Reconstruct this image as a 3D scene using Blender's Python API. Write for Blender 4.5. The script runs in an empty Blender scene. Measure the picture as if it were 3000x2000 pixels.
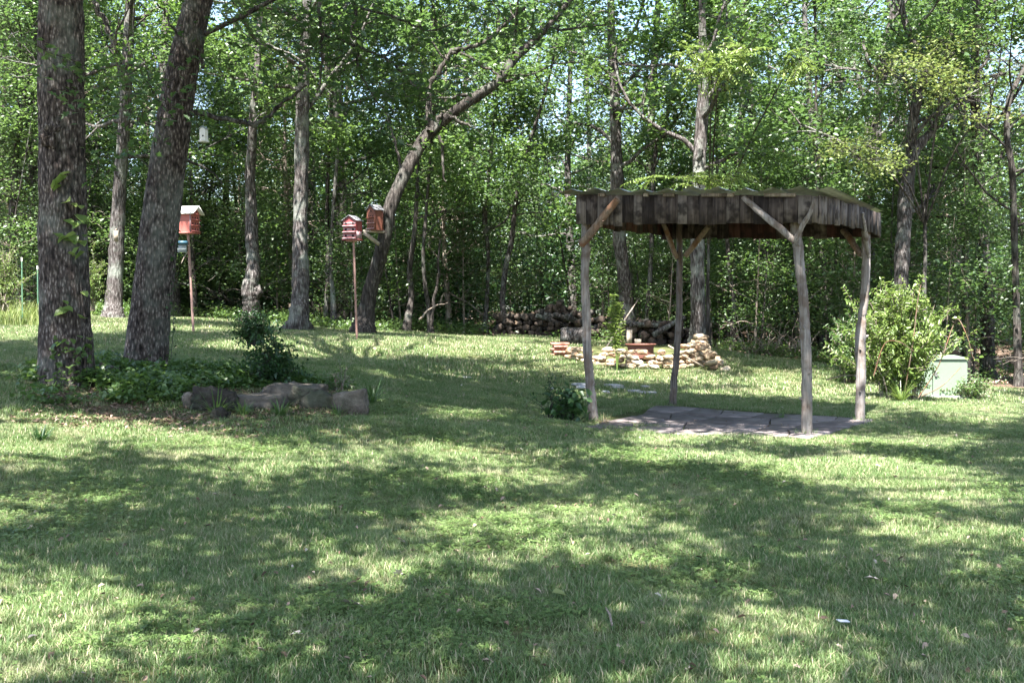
import bpy, math, random
import numpy as np
from mathutils import Vector, noise as mnoise

random.seed(11)
rng = np.random.default_rng(11)
up = np.array([0, 0, 1.0])
S = bpy.context.scene
COL = S.collection

# ------------------------------------------------------------------ camera
CAM_Z = 1.6
PITCH = math.atan(87 / 3250.0)
cam_d = bpy.data.cameras.new('camera')
cam_d.lens = 3250 / 3000 * 36
cam_d.sensor_width = 36
cam_d.clip_start = 0.05
cam_d.clip_end = 1500
cam = bpy.data.objects.new('camera', cam_d)
COL.objects.link(cam)
cam.location = (0, 0, CAM_Z)
cam.rotation_euler = (math.radians(90) - PITCH, 0, 0)
S.camera = cam

# ------------------------------------------------------------------ light
SUN_EL, SUN_AZ = math.radians(65), math.radians(196)      # azimuth clockwise from +Y
SUNV = Vector((math.sin(SUN_AZ) * math.cos(SUN_EL), math.cos(SUN_AZ) * math.cos(SUN_EL), math.sin(SUN_EL)))
w = bpy.data.worlds.new('World')
S.world = w
w.use_nodes = True
nt = w.node_tree
sky = nt.nodes.new('ShaderNodeTexSky')
sky.sky_type = 'NISHITA'
sky.sun_disc = False
sky.sun_elevation = SUN_EL
sky.sun_rotation = SUN_AZ
sky.air_density = 1.0
sky.dust_density = 1.5
nt.links.new(sky.outputs[0], nt.nodes['Background'].inputs[0])
nt.nodes['Background'].inputs[1].default_value = 0.085
sl = bpy.data.lights.new('sun', 'SUN')
sl.energy = 5.0
sl.angle = math.radians(0.53)
sl.color = (1.0, 0.965, 0.915)
so = bpy.data.objects.new('sun', sl)
COL.objects.link(so)
so.rotation_euler = SUNV.to_track_quat('Z', 'Y').to_euler()
so.location = (0, 0, 40)
S.view_settings.view_transform = 'Standard'
S.view_settings.look = 'None'
S.view_settings.gamma = 1
S.view_settings.exposure = 2.6
S.view_settings.use_curve_mapping = False
S.render.engine = 'CYCLES'
S.cycles.max_bounces = 8
S.cycles.diffuse_bounces = 4
S.cycles.glossy_bounces = 2
S.cycles.transmission_bounces = 6
S.cycles.transparent_max_bounces = 4
S.cycles.use_denoising = True
S.cycles.sample_clamp_indirect = 6


# ------------------------------------------------------------------ pixel <-> world (3000 x 2000 photograph)
def P(px, py, d):
    cx, cy = (px - 1500) / 3250, (1000 - py) / 3250
    c, s = math.cos(PITCH), math.sin(PITCH)
    y = c + cy * s
    z = -s + cy * c
    return np.array([cx / y * d, d, CAM_Z + z / y * d])


def proj(p):
    p = np.atleast_2d(p)
    c, s = math.cos(PITCH), math.sin(PITCH)
    dz = p[:, 2] - CAM_Z
    f = p[:, 1] * c - dz * s
    u = p[:, 1] * s + dz * c
    f = np.where(np.abs(f) < 1e-3, 1e-3, f)
    return 1500 + p[:, 0] / f * 3250, 1000 - u / f * 3250, f


# ------------------------------------------------------------------ terrain
ctrl = [P(*a) for a in [
    (1738, 1240, 15.9), (2360, 1274, 14.4), (2519, 1232, 16.4), (1971, 1193, 18.6),
    (1860, 1084, 23.4), (2040, 1085, 23.8), (1640, 1042, 25), (2630, 1170, 19.6), (2800, 1172, 20.8),
    (1550, 987, 31), (1920, 1012, 27), (2900, 1130, 24.5), (2500, 1085, 25), (2250, 1055, 27),
    (190, 1115, 14), (422, 1068, 16), (560, 1200, 13.4), (830, 1205, 13.4), (1040, 1195, 13.6),
    (567, 977, 23.5), (1046, 992, 24), (330, 930, 28), (510, 935, 32), (737, 940, 29), (873, 972, 27),
    (1068, 972, 27), (1300, 985, 30), (2045, 1012, 26), (50, 935, 27), (1400, 1120, 20), (1000, 1060, 19.5), (700, 1050, 19),
]]
ctrl += [np.array(a, float) for a in [
    (0, 0, 0), (0, 5, 0), (0, 10, 0.03), (-3, 5, .03), (3, 5, 0), (-6, 0, .1), (6, 0, 0), (9, 9, -.08), (-5, 9.5, .28), (4, 10, -.02),
    (14, 20, -.1), (20, 30, .2), (-16, 18, 1.1), (-20, 32, 1.7), (0, 42, 1.35), (15, 42, .9), (-15, 45, 1.9), (0, -10, 0), (12, -8, 0),
    (-12, -8, .2), (0, 60, 1.7), (30, 60, 1.5), (-30, 60, 2.2), (40, 20, .3), (-40, 20, 2.0)]]
ctrl = np.array(ctrl)


def _U(r2):
    return r2 * np.log(np.maximum(r2, 1e-9))


_n = len(ctrl)
_A = np.zeros((_n + 3, _n + 3))
_d = ctrl[:, None, :2] - ctrl[None, :, :2]
_A[:_n, :_n] = _U((_d ** 2).sum(-1)) + np.eye(_n) * 6.0
_A[:_n, _n] = 1
_A[:_n, _n + 1:] = ctrl[:, :2]
_A[_n, :_n] = 1
_A[_n + 1:, :_n] = ctrl[:, :2].T
_w = np.linalg.solve(_A, np.concatenate([ctrl[:, 2], [0, 0, 0]]))


def ground(x, y):
    x = np.atleast_1d(np.asarray(x, float)); y = np.atleast_1d(np.asarray(y, float))
    xc, yc = np.clip(x, -42, 42), np.clip(y, -12, 62)
    out = np.empty(x.shape)
    f = out.ravel(); X = xc.ravel(); Y = yc.ravel()
    for i in range(0, len(X), 20000):
        a = X[i:i + 20000]; b = Y[i:i + 20000]
        r2 = (a[:, None] - ctrl[None, :, 0]) ** 2 + (b[:, None] - ctrl[None, :, 1]) ** 2
        f[i:i + 20000] = _U(r2) @ _w[:_n] + _w[_n] + _w[_n + 1] * a + _w[_n + 2] * b
    f += .012 * np.sin(X * 2.1 + 1.3 * np.sin(Y * 1.1)) + .01 * np.sin(Y * 2.7 + X * .9)
    return out


def G(x, y):
    return float(ground(x, y)[0])


def hit(px, py):
    """where the sight line through a pixel meets the ground"""
    lo = 2.0
    for d in np.arange(3, 60, .1):
        p = P(px, py, d)
        if p[2] <= G(p[0], p[1]):
            return np.array([p[0], p[1], G(p[0], p[1])])
    return P(px, py, 40)


# vectorised value noise
_perm = rng.permutation(512)


def vnoise(x, y, seed=0):
    xi = np.floor(x).astype(int); yi = np.floor(y).astype(int)
    xf = x - xi; yf = y - yi
    u = xf * xf * (3 - 2 * xf); v = yf * yf * (3 - 2 * yf)

    def h(a, b):
        return _perm[(_perm[(a + seed * 17) & 511] + b) & 511] / 511.0
    return (h(xi, yi) * (1 - u) + h(xi + 1, yi) * u) * (1 - v) + (h(xi, yi + 1) * (1 - u) + h(xi + 1, yi + 1) * u) * v


# ------------------------------------------------------------------ mesh helpers
def mesh_np(name, V, faces, mat, attrs=None, smooth=False):
    """faces: list of arrays (M,k)"""
    me = bpy.data.meshes.new(name)
    V = np.asarray(V, np.float32).reshape(-1, 3)
    faces = [np.asarray(f, np.int32) for f in faces if len(f)]
    me.vertices.add(len(V))
    me.vertices.foreach_set('co', V.ravel())
    if faces:
        tot = sum(f.size for f in faces)
        npoly = sum(len(f) for f in faces)
        me.loops.add(tot)
        me.loops.foreach_set('vertex_index', np.concatenate([f.ravel() for f in faces]))
        me.polygons.add(npoly)
        st = np.concatenate([np.full(len(f), f.shape[1], np.int32) for f in faces])
        me.polygons.foreach_set('loop_start', np.concatenate([[0], np.cumsum(st)[:-1]]).astype(np.int32))
        me.polygons.foreach_set('loop_total', st)
        if smooth:
            me.polygons.foreach_set('use_smooth', np.ones(npoly, bool))
    for k, a in (attrs or {}).items():
        a = np.asarray(a)
        ty = 'INT' if a.dtype.kind == 'i' else 'FLOAT'
        at = me.attributes.new(k, ty, 'POINT')
        at.data.foreach_set('value', a.astype(np.int32 if ty == 'INT' else np.float32))
    me.update(calc_edges=True)
    if mat:
        me.materials.append(mat)
    return me


def tag(o, label=None, cat=None, group=None, kind=None):
    if label: o['label'] = label
    if cat: o['category'] = cat
    if group: o['group'] = group
    if kind: o['kind'] = kind
    return o


def thing(name, label, cat, loc=(0, 0, 0), rz=0, group=None):
    o = bpy.data.objects.new(name, None)
    COL.objects.link(o)
    o.location = loc
    o.rotation_euler = (0, 0, rz)
    o.empty_display_size = .2
    return tag(o, label, cat, group)


def add(name, me, parent=None, loc=(0, 0, 0), rot=(0, 0, 0), scale=(1, 1, 1)):
    o = bpy.data.objects.new(name, me)
    COL.objects.link(o)
    o.location = loc
    o.rotation_euler = rot
    o.scale = scale
    if parent: o.parent = parent
    return o


def wpart(name, V, faces, mat, parent, attrs=None, smooth=False):
    """verts given in world space, stored relative to an unrotated parent"""
    V = np.asarray(V, float).reshape(-1, 3)
    off = np.array(parent.location) if parent else 0
    return add(name, mesh_np(name, V - off, faces, mat, attrs, smooth), parent)


def region_label(o, kinds):
    px = 1500 + o.location.x / max(o.location.y, 1) * 3250
    where = [(560, 'beyond the two thick front oaks'), (1000, 'between leaning front oak and poled red birdhouse'), (1450, 'right of the forked leaning oak'),
             (2050, 'behind the log pile and stone wall'), (2500, 'seen past the right half of the shelter'), (9999, 'beyond the bush and utility box')]
    k = next(w_ for lim, w_ in where if px < lim)
    o['label'] = kinds + ' ' + k
    o['group'] = o['group'] + ' ' + k


def copy_tree(o, loc, rz=0, scale=1.0, label=None):
    c = o.copy(); COL.objects.link(c)
    c.location = loc; c.rotation_euler = (0, 0, rz); c.scale = (scale,) * 3
    if label: c['label'] = label
    for ch in o.children:
        d = ch.copy(); COL.objects.link(d); d.parent = c
        for g in ch.children:
            e = g.copy(); COL.objects.link(e); e.parent = d
    return c


class Geo:
    def __init__(s):
        s.V = []; s.F = {3: [], 4: []}; s.n = 0; s.A = []

    def put(s, V, F, a=0.5):
        V = np.asarray(V, float).reshape(-1, 3)
        F = np.asarray(F, int)
        s.V.append(V)
        s.F[F.shape[1]].append(F + s.n)
        s.A.append(np.full(len(V), a) if np.isscalar(a) else np.asarray(a))
        s.n += len(V)

    def arrays(s):
        if not s.V: return np.zeros((0, 3)), [], np.zeros(0)
        return np.concatenate(s.V), [np.concatenate(s.F[k]) for k in (3, 4) if s.F[k]], np.concatenate(s.A)

    def part(s, name, mat, parent, smooth=False):
        V, F, A = s.arrays()
        return wpart(name, V, F, mat, parent, {'tint': A}, smooth)

    def mesh(s, name, mat, smooth=False):
        V, F, A = s.arrays()
        return mesh_np(name, V, F, mat, {'tint': A}, smooth)


def tube(g, path, rad, n=6, a=.5, jitter=0, cap=True, seed=0):
    path = np.asarray(path, float); K = len(path)
    rad = np.broadcast_to(np.asarray(rad, float), (K,))
    t = np.gradient(path, axis=0)
    t /= np.linalg.norm(t, axis=1)[:, None] + 1e-9
    m = np.abs(t.mean(0))
    ref = np.zeros(3); ref[int(np.argmin(m))] = 1
    u = np.cross(t, ref); u /= np.linalg.norm(u, axis=1)[:, None] + 1e-9
    v = np.cross(t, u)
    th = np.arange(n) / n * 2 * np.pi
    R = rad[:, None]
    if jitter:
        r_ = np.random.default_rng(seed)
        R = R * (1 + jitter * (r_.random((K, n)) - .5))
    V = path[:, None, :] + (u[:, None, :] * np.cos(th)[None, :, None] + v[:, None, :] * np.sin(th)[None, :, None]) * (R[..., None] if R.shape[1] == n else R[:, :, None])
    V = V.reshape(-1, 3)
    i = np.arange(K - 1)[:, None] * n; j = np.arange(n)[None, :]; j2 = (j + 1) % n
    Q = np.stack([i + j, i + j2, i + n + j2, i + n + j], -1).reshape(-1, 4)
    g.put(V, Q, a)
    if cap:
        for k, e in ((0, 0), (K - 1, (K - 1) * n)):
            c = len(V)
            ring = V[e:e + n]
            T = np.stack([np.arange(n), (np.arange(n) + 1) % n, np.full(n, n)], 1)
            if k == 0: T = T[:, ::-1]
            g.put(np.vstack([ring, path[k][None]]), T, a)


def box_geo(g, c, s, R=None, a=.5, jit=0):
    v = np.array([(x, y, z) for z in (-.5, .5) for y in (-.5, .5) for x in (-.5, .5)]) * np.array(s)
    if jit: v += rng.normal(0, jit, v.shape)
    if R is not None: v = v @ np.asarray(R).T
    v = v + np.array(c)
    g.put(v, [(0, 2, 3, 1), (4, 5, 7, 6), (0, 1, 5, 4), (2, 6, 7, 3), (0, 4, 6, 2), (1, 3, 7, 5)], a)


def Rz(a):
    c, s = math.cos(a), math.sin(a)
    return np.array([[c, -s, 0], [s, c, 0], [0, 0, 1]])


def Ry(a):
    c, s = math.cos(a), math.sin(a)
    return np.array([[c, 0, s], [0, 1, 0], [-s, 0, c]])


def Rx(a):
    c, s = math.cos(a), math.sin(a)
    return np.array([[1, 0, 0], [0, c, -s], [0, s, c]])


SHAPES = {
    'simple': (np.array([(-.5, 0, 0), (0, .5, .2), (.5, 0, -.06), (0, -.5, .2)]), np.array([(0, 2, 1), (0, 3, 2)])),
    'oak': (np.array([(-.5, 0, 0), (-.22, .2, .06), (-.16, .5, .1), (0, .22, .05), (.14, .46, .1), (.22, .16, .04), (.5, 0, -.12),
                      (.22, -.16, .04), (.14, -.46, .1), (0, -.22, .05), (-.16, -.5, .1), (-.22, -.2, .06), (0, 0, -.02)]),
            np.array([(12, i + 1, i) for i in range(11)] + [(12, 0, 11)])),
    'lance': (np.array([(-.5, 0, 0), (-.15, .5, .22), (.25, .35, .12), (.5, 0, -.15), (.25, -.35, .12), (-.15, -.5, .22)]),
              np.array([(0, 3, 2), (0, 2, 1), (0, 5, 4), (0, 4, 3)])),
}


def put_leaves(g, C, L, r_, tilt=.6, aspect=.62, shape='simple', tint=None, dirs=None, droop=.25):
    N = len(C)
    if N == 0: return
    L = np.broadcast_to(L, (N,)) * (.7 + .6 * r_.random(N))
    if dirs is None:
        ph = r_.random(N) * 2 * np.pi
        d = np.stack([np.cos(ph), np.sin(ph), r_.normal(-droop, .35, N)], 1)
    else:
        d = dirs + r_.normal(0, .25, (N, 3))
    d /= np.linalg.norm(d, axis=1)[:, None]
    n = np.stack([r_.normal(0, tilt, N), r_.normal(0, tilt, N), np.ones(N)], 1)
    s = np.cross(n, d); s /= np.linalg.norm(s, axis=1)[:, None] + 1e-9
    n = np.cross(d, s)
    sv, sf = SHAPES[shape]
    V = (C[:, None, :] + d[:, None, :] * (sv[None, :, 0, None] * L[:, None, None])
         + s[:, None, :] * (sv[None, :, 1, None] * L[:, None, None] * aspect)
         + n[:, None, :] * (sv[None, :, 2, None] * L[:, None, None] * .7))
    k = len(sv)
    Fi = (sf[None] + (np.arange(N) * k)[:, None, None]).reshape(-1, 3)
    if tint is None: tint = r_.random(N)
    g.put(V.reshape(-1, 3), Fi, np.repeat(tint, k))


# ------------------------------------------------------------------ materials
def new_mat(name):
    m = bpy.data.materials.new(name)
    m.use_nodes = True
    n = m.node_tree
    return m, n, n.nodes['Principled BSDF'], n.nodes['Material Output']


def N_(nt, typ, **kw):
    n = nt.nodes.new(typ)
    for k, v in kw.items():
        if k.startswith('i_'): n.inputs[k[2:].replace('_', ' ')].default_value = v
        else: setattr(n, k, v)
    return n


def ramp(nt, src, stops):
    r = nt.nodes.new('ShaderNodeValToRGB')
    e = r.color_ramp.elements
    while len(e) < len(stops): e.new(.5)
    for x, (p, c) in zip(e, stops):
        x.position = p; x.color = (*c, 1)
    nt.links.new(src, r.inputs[0])
    return r.outputs[0]


def mixc(nt, f, a, b, mode='MIX'):
    m = nt.nodes.new('ShaderNodeMix'); m.data_type = 'RGBA'; m.blend_type = mode
    for i, v in ((0, f), (6, a), (7, b)):
        if isinstance(v, (int, float)): m.inputs[i].default_value = v
        elif isinstance(v, tuple): m.inputs[i].default_value = (*v, 1)
        else: nt.links.new(v, m.inputs[i])
    return m.outputs[2]


def math_(nt, op, a, b=0.0):
    m = nt.nodes.new('ShaderNodeMath'); m.operation = op
    for i, v in ((0, a), (1, b)):
        if isinstance(v, (int, float)): m.inputs[i].default_value = v
        else: nt.links.new(v, m.inputs[i])
    return m.outputs[0]


def noise_(nt, vec, scale, detail=4, rough=.6):
    n = nt.nodes.new('ShaderNodeTexNoise')
    n.inputs['Scale'].default_value = scale; n.inputs['Detail'].default_value = detail; n.inputs['Roughness'].default_value = rough
    if vec is not None: nt.links.new(vec, n.inputs['Vector'])
    return n.outputs[0]


def pos(nt, scale=None, obj=False):
    if obj: o = nt.nodes.new('ShaderNodeTexCoord').outputs['Object']
    else: o = nt.nodes.new('ShaderNodeNewGeometry').outputs['Position']
    if scale:
        m = nt.nodes.new('ShaderNodeMapping'); m.inputs['Scale'].default_value = scale
        nt.links.new(o, m.inputs[0]); return m.outputs[0]
    return o


def attr(nt, name):
    a = nt.nodes.new('ShaderNodeAttribute'); a.attribute_name = name
    return a.outputs['Fac']


def orand(nt):
    return nt.nodes.new('ShaderNodeObjectInfo').outputs['Random']


def bump(nt, h, bsdf, strength=.6, dist=.02):
    b = nt.nodes.new('ShaderNodeBump'); b.inputs['Strength'].default_value = strength; b.inputs['Distance'].default_value = dist
    nt.links.new(h, b.inputs['Height']); nt.links.new(b.outputs[0], bsdf.inputs['Normal'])


def leaf_mat(name, dark, mid, light, trans, tf=.4, rough=.42, spec=.5, objvar=.5):
    m, n, b, out = new_mat(name)
    t = attr(n, 'tint')
    t2 = math_(n, 'ADD', t, math_(n, 'MULTIPLY', math_(n, 'SUBTRACT', orand(n), .5), objvar))
    t3 = math_(n, 'ADD', t2, math_(n, 'MULTIPLY', math_(n, 'SUBTRACT', noise_(n, pos(n), .5, 2), .5), .9))
    c = ramp(n, t3, [(0, dark), (.5, mid), (1, light)])
    n.links.new(c, b.inputs['Base Color'])
    b.inputs['Roughness'].default_value = rough
    b.inputs['Specular IOR Level'].default_value = spec
    tr = n.nodes.new('ShaderNodeBsdfTranslucent')
    tc = mixc(n, .55, c, trans)
    n.links.new(tc, tr.inputs[0])
    mx = n.nodes.new('ShaderNodeMixShader'); mx.inputs[0].default_value = tf
    n.links.new(b.outputs[0], mx.inputs[1]); n.links.new(tr.outputs[0], mx.inputs[2])
    n.links.new(mx.outputs[0], out.inputs[0])
    return m


M = {}
M['oak_leaf'] = leaf_mat('oak_leaf', (.036, .076, .024), (.068, .125, .042), (.12, .18, .075), (.17, .30, .06), .42, .43, .85)
M['fresh_leaf'] = leaf_mat('fresh_leaf', (.045, .094, .026), (.08, .148, .042), (.13, .20, .075), (.20, .33, .055), .42, .43, .8)
M['cedar_leaf'] = leaf_mat('cedar_leaf', (.035, .065, .025), (.06, .10, .035), (.11, .15, .06), (.10, .17, .04), .22, .7, .25)
M['bush_leaf'] = leaf_mat('bush_leaf', (.08, .14, .03), (.15, .23, .055), (.24, .31, .10), (.26, .35, .07), .36, .36, .5, .1)
M['dark_leaf'] = leaf_mat('dark_leaf', (.018, .05, .02), (.03, .075, .024), (.055, .12, .035), (.07, .16, .03), .28, .38, .5)
M['yellow_leaf'] = leaf_mat('yellow_leaf', (.10, .16, .04), (.16, .22, .06), (.25, .28, .10), (.28, .34, .08), .35, .5, .4)


def bark_mat(name, dark, mid, light, sc=1.0, lichen=.25, b_=.03, zs=3.2):
    m, n, b, out = new_mat(name)
    v1 = pos(n, (22 * sc, 22 * sc, zs * sc))
    vor = n.nodes.new('ShaderNodeTexVoronoi'); vor.feature = 'F1'; vor.inputs['Scale'].default_value = 1.0
    wob = n.nodes.new('ShaderNodeVectorMath'); wob.operation = 'ADD'
    nz = n.nodes.new('ShaderNodeTexNoise'); nz.inputs['Scale'].default_value = 1.3
    n.links.new(v1, nz.inputs['Vector'])
    n.links.new(v1, wob.inputs[0]); n.links.new(nz.outputs['Color'], wob.inputs[1])
    n.links.new(wob.outputs[0], vor.inputs['Vector'])
    fine = noise_(n, pos(n, (60, 60, 34)), 1, 5, .75)
    ridge = math_(n, 'SUBTRACT', 1.0, vor.outputs['Distance'])
    h = math_(n, 'ADD', math_(n, 'MULTIPLY', ridge, .8), math_(n, 'MULTIPLY', fine, .45))
    c = ramp(n, h, [(.35, dark), (.72, mid), (.98, light)])
    patch = noise_(n, pos(n), 1.8, 5, .65)
    lf = ramp(n, patch, [(.5, (0, 0, 0)), (.72, (lichen,) * 3)])
    c2 = mixc(n, lf, c, (.36, .40, .34))
    c3 = mixc(n, math_(n, 'MULTIPLY', orand(n), .35), c2, dark)
    n.links.new(c3, b.inputs['Base Color'])
    b.inputs['Roughness'].default_value = .9
    b.inputs['Specular IOR Level'].default_value = .2
    bump(n, h, b, 1.0, b_)
    return m


M['bark_near'] = bark_mat('bark_near', (.012, .009, .008), (.085, .066, .058), (.30, .255, .23), 1.5, .3, .012, 7.5)
M['bark'] = bark_mat('bark', (.024, .02, .018), (.115, .10, .094), (.30, .285, .275), 1.3, .7, .03, 4.0)
M['bark_dark'] = bark_mat('bark_dark', (.018, .015, .013), (.07, .06, .053), (.18, .16, .145), 1.0, .3, .03)
M['twig_pale'] = bark_mat('twig_pale', (.16, .12, .09), (.30, .25, .21), (.42, .37, .33), 2.0, .3, .003)


def wood_mat(name, cols, scale=(25, 25, 1.5), stain=None, rough=.85, b_=.004, split=.5, var=.22):
    m, n, b, out = new_mat(name)
    tc = n.nodes.new('ShaderNodeTexCoord').outputs['Object']
    off = n.nodes.new('ShaderNodeVectorMath'); off.operation = 'ADD'
    cmb = n.nodes.new('ShaderNodeCombineXYZ')
    r = orand(n)
    n.links.new(math_(n, 'MULTIPLY', r, 37.0), cmb.inputs[0]); n.links.new(math_(n, 'MULTIPLY', r, 91.0), cmb.inputs[2])
    n.links.new(tc, off.inputs[0]); n.links.new(cmb.outputs[0], off.inputs[1])
    mp = n.nodes.new('ShaderNodeMapping'); mp.inputs['Scale'].default_value = scale
    n.links.new(off.outputs[0], mp.inputs[0])
    g = noise_(n, mp.outputs[0], 1, 6, .65)
    big = noise_(n, off.outputs[0], 3.5, 4, .6)
    v = math_(n, 'ADD', math_(n, 'MULTIPLY', g, .75), math_(n, 'MULTIPLY', big, .3))
    v = math_(n, 'ADD', v, math_(n, 'MULTIPLY', math_(n, 'SUBTRACT', r, .5), var))
    c = ramp(n, v, [(.33, cols[0]), (.5, cols[1]), (.72, cols[2])])
    if stain:
        st = noise_(n, off.outputs[0], 5, 3, .55)
        f = ramp(n, st, [(.48, (0, 0, 0)), (.62, (.85, .85, .85))])
        c = mixc(n, f, c, stain)
    # dark drying cracks along the grain
    mp2 = n.nodes.new('ShaderNodeMapping'); mp2.inputs['Scale'].default_value = tuple(s * 2.2 if s > 5 else s * .8 for s in scale)
    n.links.new(off.outputs[0], mp2.inputs[0])
    cr = noise_(n, mp2.outputs[0], 1, 3, .5)
    f2 = ramp(n, cr, [(.27, (split,) * 3), (.36, (0, 0, 0))])
    c = mixc(n, f2, c, (.02, .015, .012))
    n.links.new(c, b.inputs['Base Color'])
    b.inputs['Roughness'].default_value = rough
    b.inputs['Specular IOR Level'].default_value = .25
    bump(n, math_(n, 'SUBTRACT', g, math_(n, 'MULTIPLY', f2, .8)), b, .9, b_)
    return m


M['barn_board'] = wood_mat('barn_board', ((.022, .016, .014), (.085, .064, .053), (.20, .165, .14)), (30, 30, 1.6), (.016, .011, .009), var=.42)
M['red_board'] = wood_mat('red_board', ((.025, .012, .010), (.07, .030, .024), (.13, .07, .055)), (30, 30, 1.6), (.025, .015, .012))
M['post_wood'] = wood_mat('post_wood', ((.07, .052, .045), (.20, .17, .15), (.34, .31, .29)), (34, 34, 2.0), (.13, .095, .075), split=.9, b_=.01)
M['brace_wood'] = wood_mat('brace_wood', ((.07, .045, .03), (.20, .145, .105), (.33, .26, .20)), (30, 30, 3.0), (.20, .10, .055), split=.7, b_=.006)
M['lumber'] = wood_mat('lumber', ((.10, .08, .06), (.26, .21, .16), (.40, .34, .28)), (30, 30, 2))
M['pole_wood'] = wood_mat('pole_wood', ((.16, .09, .07), (.30, .17, .14), (.42, .28, .24)), (30, 30, 2))
M['log_end'] = wood_mat('log_end', ((.02, .014, .011), (.055, .04, .031), (.12, .09, .072)), (14, 14, 14))


def plain(name, col, rough=.6, metal=0, var=.15, nscale=6, dirt=(.1, .08, .06), dirtf=.4, b_=.0):
    m, n, b, out = new_mat(name)
    z = noise_(n, pos(n, obj=True), nscale, 5, .65)
    f = ramp(n, z, [(.42, (0, 0, 0)), (.75, (dirtf,) * 3)])
    c = mixc(n, f, col, dirt)
    c = mixc(n, math_(n, 'MULTIPLY', orand(n), var), c, tuple(x * .55 for x in col))
    n.links.new(c, b.inputs['Base Color'])
    b.inputs['Roughness'].default_value = rough
    b.inputs['Metallic'].default_value = metal
    if b_: bump(n, noise_(n, pos(n, obj=True), nscale * 6, 4, .7), b, .7, b_)
    return m


M['hole'] = plain('hole', (.006, .005, .005), .95, dirtf=0)
M['paint_salmon'] = plain('paint_salmon', (.42, .12, .095), .6, dirt=(.3, .1, .08), b_=.001)
M['paint_red'] = plain('paint_red', (.24, .03, .035), .55, dirt=(.28, .16, .15), dirtf=.7, nscale=9, b_=.001)
M['paint_rust'] = plain('paint_rust', (.16, .05, .03), .7, dirt=(.12, .05, .03), b_=.001)
M['paint_worn'] = plain('paint_worn', (.30, .23, .24), .7, dirt=(.3, .06, .06), dirtf=.8, nscale=14)
M['paint_white'] = plain('paint_white', (.78, .76, .72), .5, dirt=(.5, .42, .35), dirtf=.25)
M['paint_blue'] = plain('paint_blue', (.03, .10, .15), .5, dirtf=.2)
M['paint_grey'] = plain('paint_grey', (.33, .37, .38), .5, dirtf=.2)
M['shingle'] = plain('shingle', (.17, .17, .18), .8, dirt=(.06, .06, .07), nscale=18, dirtf=.7, b_=.003)
M['transformer_green'] = plain('transformer_green', (.20, .27, .19), .5, dirt=(.14, .18, .12), dirtf=.35, nscale=3)
M['rust_steel'] = plain('rust_steel', (.17, .065, .045), .75, dirt=(.13, .05, .035), nscale=12, b_=.002)
M['wire'] = plain('wire', (.3, .3, .28), .5, .6)
M['post_green'] = plain('post_green', (.10, .22, .14), .5)
M['brick'] = plain('brick', (.42, .19, .13), .9, dirt=(.52, .34, .27), nscale=20, dirtf=.6, var=.5, b_=.004)
M['straw'] = plain('straw', (.34, .27, .15), .8, dirtf=.3)
M['flower_white'] = plain('flower_white', (.7, .7, .66), .7, dirtf=0)
M['shell'] = plain('shell', (.72, .72, .74), .6, dirtf=.1)


def stone_mat(name, a, b2, c2, scale=5, bd=.02, moss=0):
    m, n, b, out = new_mat(name)
    p_ = pos(n)
    z = noise_(n, p_, scale, 8, .68)
    c = ramp(n, math_(n, 'ADD', z, math_(n, 'MULTIPLY', math_(n, 'SUBTRACT', orand(n), .5), .25)), [(.35, a), (.5, b2), (.68, c2)])
    if moss:
        f = ramp(n, noise_(n, p_, 2.4, 5, .6), [(.5, (0, 0, 0)), (.62, (moss,) * 3)])
        c = mixc(n, f, c, (.07, .09, .05))
    n.links.new(c, b.inputs['Base Color'])
    b.inputs['Roughness'].default_value = .9
    b.inputs['Specular IOR Level'].default_value = .25
    bump(n, noise_(n, p_, scale * 4, 8, .7), b, .9, bd)
    return m


M['ring_stone'] = stone_mat('ring_stone', (.20, .125, .075), (.36, .27, .18), (.50, .43, .33), 7, .015)
M['boulder'] = stone_mat('boulder', (.03, .025, .021), (.075, .063, .052), (.14, .12, .10), 6, .035, .5)
M['boulder_pale'] = stone_mat('boulder_pale', (.07, .056, .045), (.14, .115, .095), (.24, .21, .18), 6, .03, .2)
M['flagstone'] = stone_mat('flagstone', (.10, .082, .078), (.16, .135, .13), (.24, .205, .20), 3, .006)
M['step_stone'] = stone_mat('step_stone', (.22, .215, .215), (.32, .315, .315), (.44, .44, .45), 6, .01)


def roof_mat():
    m, n, b, out = new_mat('galvanized_roof')
    p_ = pos(n, obj=True)
    z = noise_(n, p_, 2.2, 6, .7)
    c = ramp(n, noise_(n, p_, 9, 4, .6), [(.3, (.34, .36, .38)), (.7, (.52, .54, .56))])
    f = ramp(n, z, [(.57, (0, 0, 0)), (.64, (.8, .8, .8))])
    c = mixc(n, f, c, (.22, .075, .045))
    n.links.new(c, b.inputs['Base Color'])
    b.inputs['Metallic'].default_value = .1
    b.inputs['Roughness'].default_value = .6
    return m


M['roof_metal'] = roof_mat()


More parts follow.
